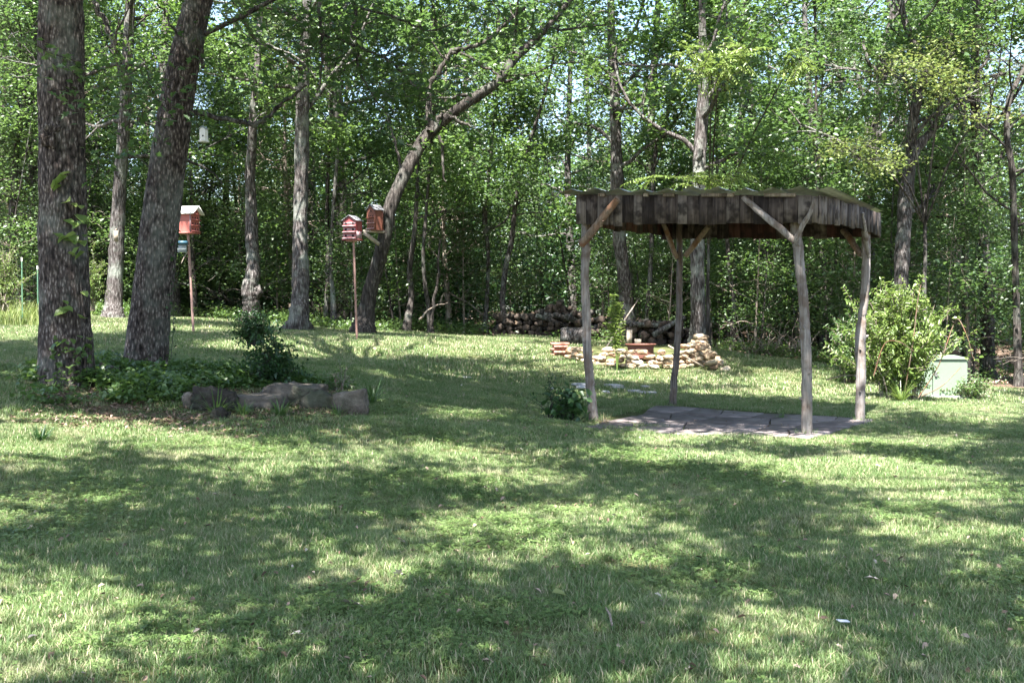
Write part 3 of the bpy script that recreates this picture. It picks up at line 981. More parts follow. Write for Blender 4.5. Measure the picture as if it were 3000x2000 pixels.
# ---- trees of the wood's edge, trunks as in the photograph
EDGE_TREES = [
    # label, depth, [(px,py,width)...], mat, limbs z0, reach, n1, forks
    ('pale forked oak standing between the two thick front trunks', 28, [(330, 938, 58), (335, 860, 46), (343, 700, 42), (352, 520, 38), (365, 350, 34), (372, 200, 32), (382, 0, 28), (392, -200, 24)], 'bark', 4.0, 3.6, 17,
     [[(368, 260, 20), (350, 190, 18), (325, 110, 17), (295, 40, 15), (262, -20, 13), (230, -150, 8)]]),
    ('straight grey oak just right of the leaning front trunk, behind the red birdhouse pole', 32, [(511, 940, 34), (512, 850, 30), (508, 700, 27), (500, 500, 25), (488, 300, 24), (478, 150, 22), (492, 0, 20), (500, -150, 16)], 'bark', 4.4, 3.4, 15, []),
    ('thin dark trunk left of the gnarled pale oak', 36, [(656, 935, 24), (655, 860, 19), (657, 740, 18), (662, 600, 17), (668, 430, 15), (680, 250, 13), (690, 50, 10)], 'bark_dark', 4.5, 2.8, 13, []),
    ('pale oak with a crooked hollow low on its trunk', 29, [(738, 945, 56), (735, 880, 46), (728, 845, 42), (742, 800, 40), (738, 700, 37), (735, 600, 33), (733, 500, 30), (738, 420, 27), (745, 300, 24), (760, 100, 18), (765, -100, 14)], 'bark', 4.6, 3.4, 16, []),
    ('straight stout oak rising left of the tall poled red birdhouse', 27, [(873, 978, 76), (875, 940, 60), (880, 850, 50), (880, 700, 44), (882, 550, 42), (885, 400, 41), (886, 310, 38), (893, 150, 30), (900, 0, 26), (905, -200, 20)], 'bark', 4.9, 3.8, 17, []),
    ('slim dark tree to the right of the stout straight oak', 31, [(955, 962, 17), (958, 850, 14), (960, 760, 13), (958, 640, 12), (962, 480, 11), (970, 300, 9)], 'bark_dark', 3.4, 2.2, 11, []),
    ('slim pale tree beside a slim dark one, left of the leaning oak', 30, [(981, 962, 22), (975, 860, 14), (968, 770, 12), (975, 640, 11), (985, 500, 10), (995, 320, 8)], 'bark', 3.6, 2.0, 11, []),
    ('dark oak leaning right and forking, with a birdhouse bracket on its trunk', 27, [(1062, 980, 62), (1070, 930, 54), (1085, 850, 44), (1110, 765, 40), (1128, 690, 40), (1142, 612, 40), (1185, 510, 38), (1228, 430, 36), (1262, 385, 38), (1310, 345, 32), (1371, 300, 30), (1425, 265, 30), (1470, 225, 28), (1508, 170, 26), (1570, 115, 22), (1640, 40, 18), (1720, -80, 12)], 'bark_dark', 5.0, 3.2, 12,
     [[(1262, 385, 24), (1258, 330, 20), (1262, 260, 17), (1290, 210, 15), (1325, 155, 14), (1370, 140, 13), (1430, 120, 12), (1480, 70, 11), (1540, 20, 8)], [(1270, 385, 16), (1290, 340, 12), (1295, 330, 6)],
      [(1325, 155, 12), (1370, 165, 10), (1420, 200, 9), (1480, 225, 8)], [(1320, 340, 12), (1355, 362, 9), (1390, 372, 4)], [(1180, 500, 10), (1165, 450, 8), (1150, 400, 6), (1135, 350, 4)],
      [(1284, 400, 10), (1298, 440, 9), (1296, 490, 7), (1305, 535, 4)]]),
    ('weathered trunk seen behind the left side of the wooden shelter', 30, [(1842, 990, 44), (1838, 900, 42), (1828, 800, 38), (1815, 700, 40), (1808, 560, 40), (1805, 420, 34), (1802, 300, 31), (1795, 170, 28), (1790, 50, 22), (1790, -150, 16)], 'bark', 4.4, 3.5, 16,
     [[(1812, 330, 14), (1840, 300, 10), (1865, 285, 6)], [(1806, 170, 10), (1770, 165, 9), (1735, 185, 6)]]),
    ('straight rough trunk beside the shelter rear post and log pile', 26, [(2044, 1020, 58), (2045, 960, 46), (2044, 850, 42), (2043, 720, 42), (2047, 560, 40), (2050, 440, 38), (2058, 330, 36), (2060, 230, 28), (2058, 80, 22), (2055, -100, 16)], 'bark', 4.0, 3.6, 17,
     [[(2052, 440, 16), (2040, 480, 12), (2035, 520, 8)]]),
    ('brown oak forking above the tall bush to the right of the shelter', 25, [(2640, 1110, 52), (2638, 950, 46), (2640, 800, 44), (2650, 650, 42), (2655, 560, 44), (2668, 470, 32), (2672, 380, 30), (2690, 280, 27), (2710, 200, 24), (2650, 60, 18), (2640, -100, 12)], 'bark', 3.6, 3.6, 17,
     [[(2668, 480, 28), (2700, 420, 24), (2735, 370, 20), (2755, 300, 18), (2765, 200, 16), (2800, 80, 12)], [(2690, 420, 18), (2740, 380, 17), (2790, 330, 15), (2850, 250, 12), (2900, 150, 8)]]),
    ('mottled trunk rising above the right end of the shelter roof', 31, [(2540, 1090, 36), (2545, 850, 34), (2545, 550, 34), (2560, 450, 33), (2570, 340, 32), (2580, 240, 32), (2600, 120, 24), (2625, 0, 20), (2650, -150, 14)], 'bark', 4.6, 3.4, 16,
     [[(2546, 430, 16), (2540, 340, 13), (2515, 240, 11), (2500, 180, 8)], [(2585, 230, 14), (2545, 180, 11), (2530, 120, 8)]]),
    ('dark straight trunk behind the green utility box', 26.5, [(2895, 1130, 44), (2892, 900, 36), (2880, 700, 33), (2868, 500, 30), (2860, 360, 29), (2855, 240, 26), (2860, 50, 20), (2860, -150, 14)], 'bark_dark', 3.8, 3.6, 18, []),
    ('slender blackish tree left of the dark trunk by the utility box', 29, [(2828, 1090, 28), (2830, 900, 22), (2828, 700, 20), (2825, 560, 24), (2830, 430, 20), (2815, 350, 15), (2790, 250, 11)], 'bark_dark', 3.4, 3.0, 14,
     [[(2830, 440, 16), (2800, 400, 12), (2775, 370, 8)]]),
    ('crooked thin trunk at the right margin of the wood', 24.5, [(2985, 1140, 26), (2978, 900, 20), (2970, 650, 19), (2965, 500, 18), (2950, 400, 17), (2955, 300, 15), (2980, 240, 13), (3010, 180, 10)], 'bark_dark', 3.4, 3.2, 15, []),
    ('dark trunk against the left margin behind the wire fence', 33, [(90, 915, 24), (92, 800, 20), (95, 650, 19), (90, 450, 18), (85, 250, 16), (80, 50, 13)], 'bark_dark', 3.8, 3.2, 16, []),
    ('leaning slim trunk at the left edge above the weeds', 30, [(28, 900, 26), (35, 760, 22), (38, 600, 20), (50, 420, 18), (80, 250, 15), (110, 60, 12)], 'bark_dark', 3.6, 3.2, 16, []),
    ('narrow brown trunk glimpsed between upright oak and pale forked oak', 35, [(283, 900, 22), (280, 780, 22), (281, 640, 20), (284, 540, 16), (290, 350, 13), (300, 150, 10)], 'bark', 4.4, 2.8, 13, []),
    ('thin curved tree standing in shade left of the log pile', 32, [(1480, 960, 20), (1472, 880, 17), (1482, 780, 16), (1500, 700, 15), (1510, 600, 13), (1540, 450, 11), (1590, 300, 9)], 'bark', 3.0, 2.6, 13, []),
    ('young trunk bending above the dark end of the log pile', 33, [(1420, 960, 15), (1428, 850, 12), (1430, 740, 11), (1420, 640, 16), (1425, 560, 14), (1440, 420, 10)], 'bark', 3.0, 2.4, 12, []),
    ('blackish leaning tree at the back of the lawn right of the birdhouses', 30, [(1190, 965, 26), (1205, 870, 18), (1200, 790, 16), (1212, 700, 14), (1222, 560, 12), (1225, 400, 9)], 'bark_dark', 2.8, 2.4, 13, []),
    ('thin twin stemmed tree in the shade beyond the lawn centre', 29.5, [(1262, 968, 18), (1255, 900, 14), (1245, 830, 12), (1240, 740, 10), (1250, 600, 9)], 'bark_dark', 2.6, 2.2, 12, [[(1262, 965, 12), (1270, 880, 10), (1285, 800, 8), (1290, 700, 6)]]),
    ('stooping dark sapling trunk seen through the middle of the shelter', 29, [(2140, 1040, 18), (2150, 900, 14), (2135, 780, 12), (2130, 700, 12), (2110, 600, 10), (2100, 450, 8)], 'bark_dark', 2.6, 2.4, 12, []),
    ('bare dark trunk framed by the right half of the shelter', 28.5, [(2430, 1060, 28), (2425, 920, 20), (2420, 820, 17), (2405, 720, 14), (2400, 600, 12), (2390, 400, 10)], 'bark_dark', 2.8, 2.6, 13, [[(2430, 900, 12), (2440, 800, 10), (2455, 700, 8)]]),
    ('thin tree leaning left above the middle of the shelter roof', 30, [(1890, 980, 14), (1905, 800, 13), (1912, 600, 13), (1915, 480, 14), (1935, 390, 13), (1965, 310, 10), (1985, 200, 8)], 'bark', 3.6, 2.4, 12, []),
]
for i, (label, d, pts, mat, z0, reach, n1, forks) in enumerate(EDGE_TREES):
    r_ = np.random.default_rng(200 + i)
    pts = list(pts)
    pts = [(a, b, c, .25 * math.sin(k * .9 + i)) if k else (a, b, c) for k, (a, b, c) in enumerate(pts)]
    q, rr = px_path(pts, d, top=13.5 + 2 * r_.random() if pts[0][2] > 30 else 9 + 2 * r_.random())
    base = q[0].copy(); base[2] = G(q[0][0], q[0][1])
    q = np.vstack([[q[0][0], q[0][1], min(base[2], q[0][2]) - .25], q]); rr = np.concatenate([[rr[0] * 1.1], rr])
    T = thing('oak_tree', label, 'tree', base)
    gt, gb, gl = Geo(), Geo(), Geo()
    dense = np.stack([np.interp(np.linspace(0, 1, 70) ** 1.5, np.linspace(0, 1, len(q)), q[:, k]) for k in range(3)], 1)
    dr = np.interp(np.linspace(0, 1, 70) ** 1.5, np.linspace(0, 1, len(q)), rr) * (1 + r_.normal(0, .035, 70))
    hz_ = np.clip(dense[:, 2] - base[2], 0, 9)
    dr *= 1 + .38 * np.exp(-hz_ / .16)
    tube(gt, dense, dr, 14, jitter=.14, seed=i)
    cl = limbs(q, rr, z0 + base[2], n1, reach, r_, gb, clus_per=7)
    cl = [cl]
    for fk in forks:
        fq, fr = px_path(fk, d)
        fq = fq + r_.normal(0, .02, fq.shape)
        tube(gb, fq, fr, 8, cap=False)
        if len(fk) > 4:
            cl.append(limbs(fq, fr, fq[:, 2].min() + 1.0, 5, 2.0, r_, gb, n2=5))
    cl = np.vstack(cl)
    cl = cl[clear(cl, TRUNKBOX)]
    cl = cl[vnoise(cl[:, 0] * 1.1 + cl[:, 1] * .5 + 50, cl[:, 2] * 1.25, i) > (.40 if i < 18 else .25)]
    kz = (cl[:, 2] - ground(cl[:, 0], cl[:, 1])) / SUNV.z
    cl = cl[~lit(cl[:, 0] - SUNV.x * kz, cl[:, 1] - SUNV.y * kz) | (r_.random(len(cl)) < .15)]  # drops most clumps whose shadow would cover a chosen sun patch
    LC, ct = clumps(cl, r_, 12, .27, .5)
    put_leaves(gl, LC, .14, r_, .6, .6, 'simple', ct)
    gt.part('trunk', M[mat], T, True); gb.part('branches', M[mat], T, True); gl.part('crown', M['oak_leaf' if i % 3 else 'fresh_leaf'], T)
    if 'crooked hollow' in label:
        lump('burl', P(752, 853, 28.75), (.12, .1, .16), M['bark'], T, 3, .8)
    if 'birdhouse bracket' in label:
        T_LEAN = T

# ---- filler trees of the wood: a few kinds, copied
def make_tree(label, group, seed, H, r0, z0, reach, n1, mat, leafm, size, per=7, nl=14, spread=.3, dead=0.0, droop=0, n2=6, shape='simple', aspect=.6, elev=(.1, .7)):
    r_ = np.random.default_rng(seed)
    T = thing('forest_tree', label, 'tree', (0, 0, 0), group=group)
    n = 12
    z = np.linspace(-.4, H, n)
    lean = r_.normal(0, .05, 2)
    q = np.stack([lean[0] * z + .12 * np.sin(z * .6 + seed), lean[1] * z + .12 * np.cos(z * .5), z], 1)
    rr = r0 * (1 - .85 * np.clip(z / H, 0, 1)) * (1 + .35 * np.exp(-np.clip(z, 0, 9) * 3))
    gt, gb, gl = Geo(), Geo(), Geo()
    qd = smooth_path(np.hstack([q, rr[:, None]]), 4)
    tube(gt, qd[:, :3], qd[:, 3], 10, jitter=.14, seed=seed)
    cl = limbs(q, rr, z0, n1, reach, r_, gb, dead=dead, droop=droop, n2=n2, clus_per=per, elev=elev)
    if H > 12: cl = cl[vnoise(cl[:, 0] * 1.1 + cl[:, 1] * .7 + 50, cl[:, 2] * 1.2, seed % 7) > .42]
    LC, ct = clumps(cl, r_, nl, spread, .5)
    put_leaves(gl, LC, size, r_, .6, aspect, shape, ct)
    gt.part('trunk', mat, T, True); gb.part('branches', mat, T, True); gl.part('crown', leafm, T)
    return T


GR = 'tall trees standing deep in the wood'
LB = 'tall leafy tree among the crowded trunks deep behind the lawn edge'
tall = [make_tree(LB, GR, 900 + k, 15 + k % 3, .17 + .03 * (k % 3), 3.0 + (k % 3), 3.8, 24, M['bark' if k % 2 else 'bark_dark'], M['oak_leaf' if k % 2 else 'fresh_leaf'],   .165, nl=10, spread=.36) for k in range(5)]
used = set()
r_ = np.random.default_rng(41)
cnt = 0
taken = []
tries = 0
while cnt < 40 and tries < 4000:
    tries += 1
    y = 31 + (r_.random() ** 1.2) * 28
    x = r_.uniform(-.52, .52) * y
    if y < lawn_edge(x, y) + 3.0: continue
    if any((x - a) ** 2 + (y - b) ** 2 < 2.6 ** 2 for a, b in taken): continue
    px = 1500 + x / y * 3250
    if 1440 < px < 2030 and y < 33.5: continue
    if (300 < px < 760 or 2480 < px < 2720) and r_.random() < .6: continue
    taken.append((x, y))
    k = cnt % 5
    loc = (x, y, G(x, y)); rz = r_.uniform(0, 6.28); sc = r_.uniform(.85, 1.15)
    if k in used: o = copy_tree(tall[k], loc, rz, sc); o['group'] = GR
    else:
        used.add(k); o = tall[k]; o.location = loc; o.rotation_euler = (0, 0, rz)
    region_label(o, 'tall leafy forest tree')
    cnt += 1

# cedars with dark fine foliage and bare lower twigs
GR = 'dark cedars in the shade of the wood'
LB = 'dark fine leaved cedar with bare dead lower twigs under the tall trees'
ced = [make_tree(LB, GR, 950 + k, 7.5 + k, .09, 1.0, 1.7, 40, M['twig_pale' if k else 'bark_dark'], M['cedar_leaf'], .075, per=5, nl=16, spread=.14, dead=.35, n2=6, aspect=.35, elev=(-.1, .4)) for k in range(3)]
used = set(); cnt = 0; tries = 0; tk2 = []
while cnt < 34 and tries < 3000:
    tries += 1
    y = 29.5 + r_.random() * 16
    x = r_.uniform(-.49, .49) * y
    if y < lawn_edge(x, y) + 1.6: continue
    px = 1500 + x / y * 3250
    if 1440 < px < 2060 and y < 33: continue
    if any((x - a) ** 2 + (y - b) ** 2 < 1.6 ** 2 for a, b in tk2): continue
    if r_.random() > (.9 if px < 1400 else .55): continue
    tk2.append((x, y))
    k = cnt % 3
    loc = (x, y, G(x, y)); rz = r_.uniform(0, 6.28); sc = r_.uniform(.75, 1.15)
    if k in used: o = copy_tree(ced[k], loc, rz, sc); o['group'] = GR
    else:
        used.add(k); o = ced[k]; o.location = loc; o.rotation_euler = (0, 0, rz)
    region_label(o, 'dark fine leaved cedar with bare twigs')
    cnt += 1

# saplings and understorey
GR = 'thin saplings of the understorey'
LB = 'thin leafy sapling growing in the shaded understorey beyond the lawn'
sap = [make_tree(LB, GR, 980 + k, 3.6 + .9 * k, .03, .5, 1.25, 20, M['bark_dark' if k % 2 else 'twig_pale'], M['oak_leaf' if k < 3 else 'fresh_leaf'], .095, per=4, nl=10, spread=.2, dead=.2, n2=4, elev=(-.05, .5)) for k in range(4)]
used = set(); cnt = 0; tries = 0
while cnt < 120 and tries < 5000:
    tries += 1
    e_ = r_.random() ** 1.6
    bx = r_.uniform(-.5, .5)
    y0 = float(lawn_edge(bx * 30, 30))
    y = y0 + 1.0 + e_ * 14
    x = bx * y
    px = 1500 + x / y * 3250
    if 1440 < px < 2040 and y < y0 + 2.2: continue
    k = int(r_.integers(0, 4))
    if px < 1400 and px > 620 and r_.random() < .35: continue
    loc = (x, y, G(x, y)); rz = r_.uniform(0, 6.28); sc = r_.uniform(.7, 1.25)
    if 1380 < px < 2080 and y < 34: sc *= .75
    if k in used: o = copy_tree(sap[k], loc, rz, sc); o['group'] = GR
    else:
        used.add(k); o = sap[k]; o.location = loc; o.rotation_euler = (0, 0, rz)
    region_label(o, 'thin leafy understorey sapling')
    cnt += 1

# far wood reading as one mass
gl = Geo()
r_ = np.random.default_rng(61)
N = 6400
y = r_.uniform(60, 76, N); x = r_.uniform(-.55, .55, N) * y
z = ground(x, y) + 9.5 * r_.random(N) ** 1.3 + 1.2 * vnoise(x * .4, y * .4, 3)
pxx = 1500 + x / y * 3250
z = np.where((pxx < 800) | ((pxx > 2450) & (pxx < 2720)), np.minimum(z, ground(x, y) + 6.5 * r_.random(N)), z)
LC, ct = clumps(np.stack([x, y, z], 1), r_, 14, .75, .6)
put_leaves(gl, LC, .42, r_, .6, .6, 'simple', ct)
V, Fc, A = gl.arrays()
tag(add('far_woodland', mesh_np('far_woodland', V, Fc, M['oak_leaf'], {'tint': A})), 'mass of green foliage filling the gaps far back in the wood', 'woodland', kind='stuff')


gl = Geo()
N = 8200
y = 33.5 + 24 * r_.random(N) ** 1.1; x = r_.uniform(-.52, .52, N) * y
kk = (vnoise(x * .5, y * .5, 23) > .33) & ~((x > -1.0) & (x < 5.8) & (y < 35))
x, y = x[kk], y[kk]
z = ground(x, y) + (.1 + 3.4 * r_.random(len(x)) ** 1.3) * (.4 + vnoise(x * .6, y * .6, 24))
LC, ct = clumps(np.stack([x, y, z], 1), r_, 14, .38, .5)
put_leaves(gl, LC, .20, r_, .6, .6, 'simple', ct)
V, Fc, A = gl.arrays()
tag(add('deep_undergrowth', mesh_np('deep_undergrowth', V, Fc, M['dark_leaf'], {'tint': A})), 'shaded leafy undergrowth deep between the trunks', 'undergrowth', kind='stuff')


# special leafy sprays on the edge
def spray(name, label, cat, boxes, mat, seed, size, shape, aspect, nl, root):
    r_ = np.random.default_rng(seed)
    T = thing(name, label, cat, (root[0], root[1], G(root[0], root[1])))
    gb, gl = Geo(), Geo()
    st = walk((root[0], root[1], G(root[0], root[1]) - .05), (0, 0, 1), root[2], 6, r_, .05)
    tube(gb, st, np.linspace(.06, .03, 7), 7)
    for x0, y0, x1, y1, d, cnt in boxes:
        cc = P((x0 + x1) / 2, (y0 + y1) / 2, d)
        t = np.linspace(0, 1, 6)[:, None]
        tube(gb, st[-2] * (1 - t) + cc * t + np.array([0, 0, .3]) * np.sin(t * np.pi), np.linspace(.028, .01, 6), 5, cap=False)
        for _ in range(cnt):
            a, b = r_.normal(0, .38, 2)
            c = P((x0 + x1) / 2 + (x1 - x0) * .5 * np.clip(a, -1, 1), (y0 + y1) / 2 + (y1 - y0) * .5 * np.clip(b, -1, 1), d + r_.normal(0, .4))
            tw = walk(c, r_.normal(0, 1, 3) * np.array([1, 1, .25]), .6, 5, r_, .15, -.08)
            tube(gb, tw, np.linspace(.006, .002, 6), 3, cap=False)
            if shape == 'lance':   # leaflets in two rows along a drooping leaf stalk
                tt = np.linspace(.15, 1, 9)
                ctr = np.stack([np.interp(tt, np.linspace(0, 1, 6), tw[:, k]) for k in range(3)], 1)
                dv = tw[-1] - tw[0]; dv /= np.linalg.norm(dv)
                sd = np.cross(dv, (0, 0, 1)); sd /= np.linalg.norm(sd) + 1e-6
                for sgn in (-1, 1):
                    dirs = np.tile(dv * .5 + sd * sgn * .8 + np.array([0, 0, -.3]), (9, 1))
                    put_leaves(gl, ctr + sd * sgn * size * .45, size, r_, .3, aspect, 'lance', np.full(9, r_.random()), dirs)
            else:
                C, ct = clumps(tw[1:], r_, nl, .12, .6)
                put_leaves(gl, C, size, r_, .6, aspect, shape, ct)
    gb.part('stem', M['bark_dark'], T, True); gl.part('foliage', mat, T)
    return T


spray('walnut_tree', 'slender tree with drooping feathery leaflets hanging over the shelter roof', 'tree',
      [(1960, 110, 2260, 200, 21, 46), (1990, 170, 2180, 220, 21, 30), (2230, 140, 2420, 220, 21.5, 22), (1840, 505, 2240, 545, 23.5, 34), (2080, 470, 2200, 530, 23.5, 12)], M['bush_leaf'], 5, .10, 'lance', .34, 0, (4.9, 27.6, 3.2))
spray('oak_sapling', 'young oak with yellowish leaves spraying out above the shelter right end', 'tree',
      [(2430, 400, 2560, 460, 22, 26), (2500, 440, 2680, 500, 22.2, 26), (2660, 180, 2870, 280, 22.5, 44), (2580, 130, 2700, 220, 22.5, 22), (2820, 310, 2930, 350, 22, 9), (2700, 90, 2850, 170, 22.8, 20)], M['yellow_leaf'], 6, .085, 'oak', .6, 4, (8.6, 23.2, 4.2))

# ------------------------------------------------------------------ shelter
sA, sB, sC_, sD = [P(1738, 1238, 15.9), P(2360, 1274, 14.4), P(2519, 1231, 16.4), P(1971, 1190, 18.6)]
ctr = (sA + sB + sC_ + sD) / 4
SH = thing('shelter', 'open rustic wooden shelter on four bark stripped cedar posts with a corrugated metal roof', 'shelter', (ctr[0], ctr[1], 0))


def log_part(name, pts, d0, mat, parent, knots=0, seed=0, n=14):
    """pts (px,py,width) with depth from d0 to the last value"""
    rows = []
    for k, a in enumerate(pts):
        dd = d0[0] + (d0[1] - d0[0]) * k / (len(pts) - 1)
        q = P(a[0], a[1], dd); rows.append([*q, a[2] / 2 / 3250 * dd])
    s = smooth_path(rows, 8)
    g = Geo()
    r_ = np.random.default_rng(seed)
    s[:, :2] += np.cumsum(r_.normal(0, .006, (len(s), 2)), axis=0) * .5
    K = len(s)
    th = np.arange(n)
    prof = 1 + r_.normal(0, .09, n)
    path = s[:, :3]; rad = s[:, 3] * (1 + r_.normal(0, .02, K))
    t = np.gradient(path, axis=0); t /= np.linalg.norm(t, axis=1)[:, None]
    m = np.abs(t.mean(0)); ref = np.zeros(3); ref[int(np.argmin(m))] = 1
    u = np.cross(t, ref); u /= np.linalg.norm(u, axis=1)[:, None]; v = np.cross(t, u)
    an = th / n * 2 * np.pi
    R = rad[:, None] * prof[None] * (1 + r_.normal(0, .035, (K, n)))
    rad = rad * (1 + .08 * np.sin(np.arange(K) * .7 + seed))
    V = path[:, None] + (u[:, None] * np.cos(an)[None, :, None] + v[:, None] * np.sin(an)[None, :, None]) * R[..., None]
    i = np.arange(K - 1)[:, None] * n; j = np.arange(n)[None]; j2 = (j + 1) % n
    g.put(V.reshape(-1, 3), np.stack([i + j, i + j2, i + n + j2, i + n + j], -1).reshape(-1, 4))
    for e, kk in ((0, 0), ((K - 1) * n, K - 1)):
        ring = V.reshape(-1, 3)[e:e + n]
        T = np.stack([th, (th + 1) % n, np.full(n, n)], 1)
        g.put(np.vstack([ring, path[kk][None]]), T if kk else T[:, ::-1])
    for _ in range(knots):
        k = int(r_.integers(2, K - 2)); a_ = r_.uniform(0, 6.28)
        dirv = u[k] * math.cos(a_) + v[k] * math.sin(a_)
        tube(g, np.array([path[k], path[k] + dirv * rad[k] * 1.15 + t[k] * .01, path[k] + dirv * (rad[k] + .03) + t[k] * .03]), [rad[k] * .35, rad[k] * .25, rad[k] * .1], 6)
    return g.part(name, mat, parent, True)


log_part('post', [(1740, 1248, 32), (1735, 1180, 29), (1728, 1108, 28), (1720, 1003, 27), (1717, 902, 27), (1714, 817, 26), (1716, 733, 27), (1716, 640, 26), (1716, 585, 24)], (15.9, 15.9), M['post_wood'], SH, 6, 1)
log_part('post', [(2361, 1284, 29), (2360, 1180, 29), (2358, 1108, 28), (2357, 1003, 28), (2350, 897, 27), (2339, 796, 26), (2330, 712, 28), (2320, 660, 24), (2316, 590, 22)], (14.4, 14.4), M['post_wood'], SH, 7, 2)
log_part('post', [(2519, 1238, 27), (2522, 1160, 27), (2523, 1082, 27), (2523, 976, 30), (2527, 930, 22), (2530, 902, 24), (2536, 796, 25), (2539, 700, 24), (2540, 640, 22)], (16.4, 16.4), M['post_wood'], SH, 9, 3)
log_part('post', [(1970, 1200, 22), (1977, 1120, 19), (1984, 1055, 18), (1992, 923, 18), (1994, 817, 17), (1996, 740, 17), (1997, 640, 16)], (18.6, 18.6), M['post_wood'], SH, 5, 4)
# braces: outside the front boards
log_part('brace', [(1703, 715, 24), (1735, 678, 23), (1775, 630, 22), (1815, 584, 19)], (15.74, 15.28), M['brace_wood'], SH, 2, 5)
log_part('brace', [(2178, 578, 15), (2222, 616, 18), (2275, 660, 20), (2330, 708, 17)], (14.40, 14.12), M['post_wood'], SH, 2, 6)
log_part('brace', [(2387, 583, 8), (2372, 630, 13), (2356, 665, 15), (2336, 708, 14)], (13.86, 14.14), M['post_wood'], SH, 1, 7)
log_part('brace', [(2529, 624, 8), (2537, 670, 12), (2546, 715, 13), (2552, 755, 8)], (15.72, 16.25), M['post_wood'], SH, 1, 8)
log_part('brace', [(2471, 676, 17), (2495, 702, 19), (2525, 745, 18)], (16.9, 16.4), M['brace_wood'], SH, 1, 9)
log_part('brace', [(1944, 655, 13), (1962, 700, 14), (1984, 756, 14)], (18.3, 18.6), M['brace_wood'], SH, 0, 10)
log_part('brace', [(2076, 664, 15), (2045, 700, 17), (2008, 750, 16)], (18.2, 18.55), M['brace_wood'], SH, 0, 11)

# roof corners at board top / bottom
c0t, c0b = P(1690, 571, 15.75), P(1693, 657, 15.75)
c1t, c1b = P(2397, 571, 14.0), P(2397, 656, 14.0)
c2t, c2b = P(2579, 624, 16.7), P(2577, 691, 16.7)
c3b = P(1939, 690, 18.9)
c3t = c0t + (c2t - c1t); c3t[:2] = c3b[:2]


def boards(at, ab, bt, bb, widths, mat_fn, seed, out, name='board', sag=None):
    r_ = np.random.default_rng(seed)
    L = np.linalg.norm((bt - at)[:2])
    w = np.array(widths, float); w *= L / w.sum()
    t = 0
    dirv = (bt - at); dh = dirv[:2] / L
    nrm = np.array([dh[1], -dh[0]]) * out
    for k, wi in enumerate(w):
        u0, u1 = t / L, (t + wi) / L
        t += wi
        gap = .0025
        T0, T1 = at + (bt - at) * u0, at + (bt - at) * u1
        B0, B1 = ab + (bb - ab) * u0, ab + (bb - ab) * u1
        cx = (T0 + T1) / 2
        dz = r_.normal(0, .011); push = r_.uniform(0, .007)
        s0 = sag(u0) if sag else 0; s1 = sag(u1) if sag else 0
        zt = np.array([T0[2], T1[2]]) + r_.normal(0, .008)
        zb = np.array([B0[2] + s0, B1[2] + s1]) + dz
        x0 = T0[:2] + dh * gap; x1 = T1[:2] - dh * gap
        th = .022
        o = np.array([*(cx[:2] + nrm * push), (zt.mean() + zb.mean()) / 2])
        V = []
        rot = math.atan2(dh[1], dh[0])
        hw = (wi - 2 * gap) / 2
        for yy in (-th / 2, th / 2):
            V += [(-hw, yy, zb[0] - o[2]), (hw, yy, zb[1] - o[2]), (hw, yy, zt[1] - o[2]), (-hw, yy, zt[0] - o[2])]
        me = mesh_np(name, V, [[(0, 1, 2, 3), (7, 6, 5, 4), (4, 5, 1, 0), (5, 6, 2, 1), (6, 7, 3, 2), (7, 4, 0, 3)]], mat_fn(k, r_))
        add(name, me, SH, o - np.array(SH.location), (r_.normal(0, .012), 0, rot + r_.normal(0, .01)))


bf = lambda k, r_: M['red_board'] if r_.random() < .0 else M['barn_board']
boards(c0t, c0b, c1t, c1b, [70, 84, 80, 34, 62, 78, 60, 82, 80, 78, 62, 80, 88, 84, 84, 88, 92, 90, 88, 80, 36], bf, 1, 1)
boards(c1t, c1b, c2t, c2b, [60, 48, 66, 42, 60, 54, 62, 50, 66, 58, 64, 60, 58, 62, 70, 66], bf, 2, 1, sag=lambda u: .05 * math.sin(u * math.pi))
bi = lambda k, r_: M['red_board'] if r_.random() < .8 else M['barn_board']
boards(c0t, c0b, c3t, c3b, [60] * 15, bi, 3, -1)
boards(c3t, c3b - up * .06, c2t, c2b - up * .03, [60] * 18, lambda k, r_: M['red_board'] if r_.random() < .35 else M['barn_board'], 4, -1)
# rafters and plates under the roof
SHO = np.array(SH.location)
def beam(name, a, b, wdt, hgt, mat):
    d = b - a; L = np.linalg.norm(d)
    g = Geo(); box_geo(g, (0, 0, 0), (L, wdt, hgt))
    o = add(name, g.mesh(name, mat), SH, (a + b) / 2 - SHO)
    o.rotation_euler = (0, -math.atan2(d[2], np.hypot(d[0], d[1])), math.atan2(d[1], d[0]))
inn = lambda p: p + (np.array([ctr[0], ctr[1], p[2]]) - p) * .045
for a, b in ((c0t, c1t), (c3t, c2t), (c0t, c3t), (c1t, c2t)):
    beam('plate', inn(a) - up * .09, inn(b) - up * .09, .09, .12, M['lumber'])
for u in np.linspace(.08, .92, 6):
    a, b = c0t + (c1t - c0t) * u, c3t + (c2t - c3t) * u
    beam('rafter', a + (b - a) * .03 - up * .075, b + (a - b) * .03 - up * .075, .045, .1, M['lumber'])
# short purlin ends that show between boards and roofing
fd = (c1t - c0t); fd = fd / np.linalg.norm(fd); fn = np.array([fd[1], -fd[0], 0])
for u, L in ((.105, .10), (.305, .07), (.39, .16), (.55, .36), (.64, .14), (.80, .22), (.86, .2)):
    a = c0t + (c1t - c0t) * u + fn * .035 + up * -.005
    beam('purlin_end', a, a + fd * L, .04, .045, M['lumber'])
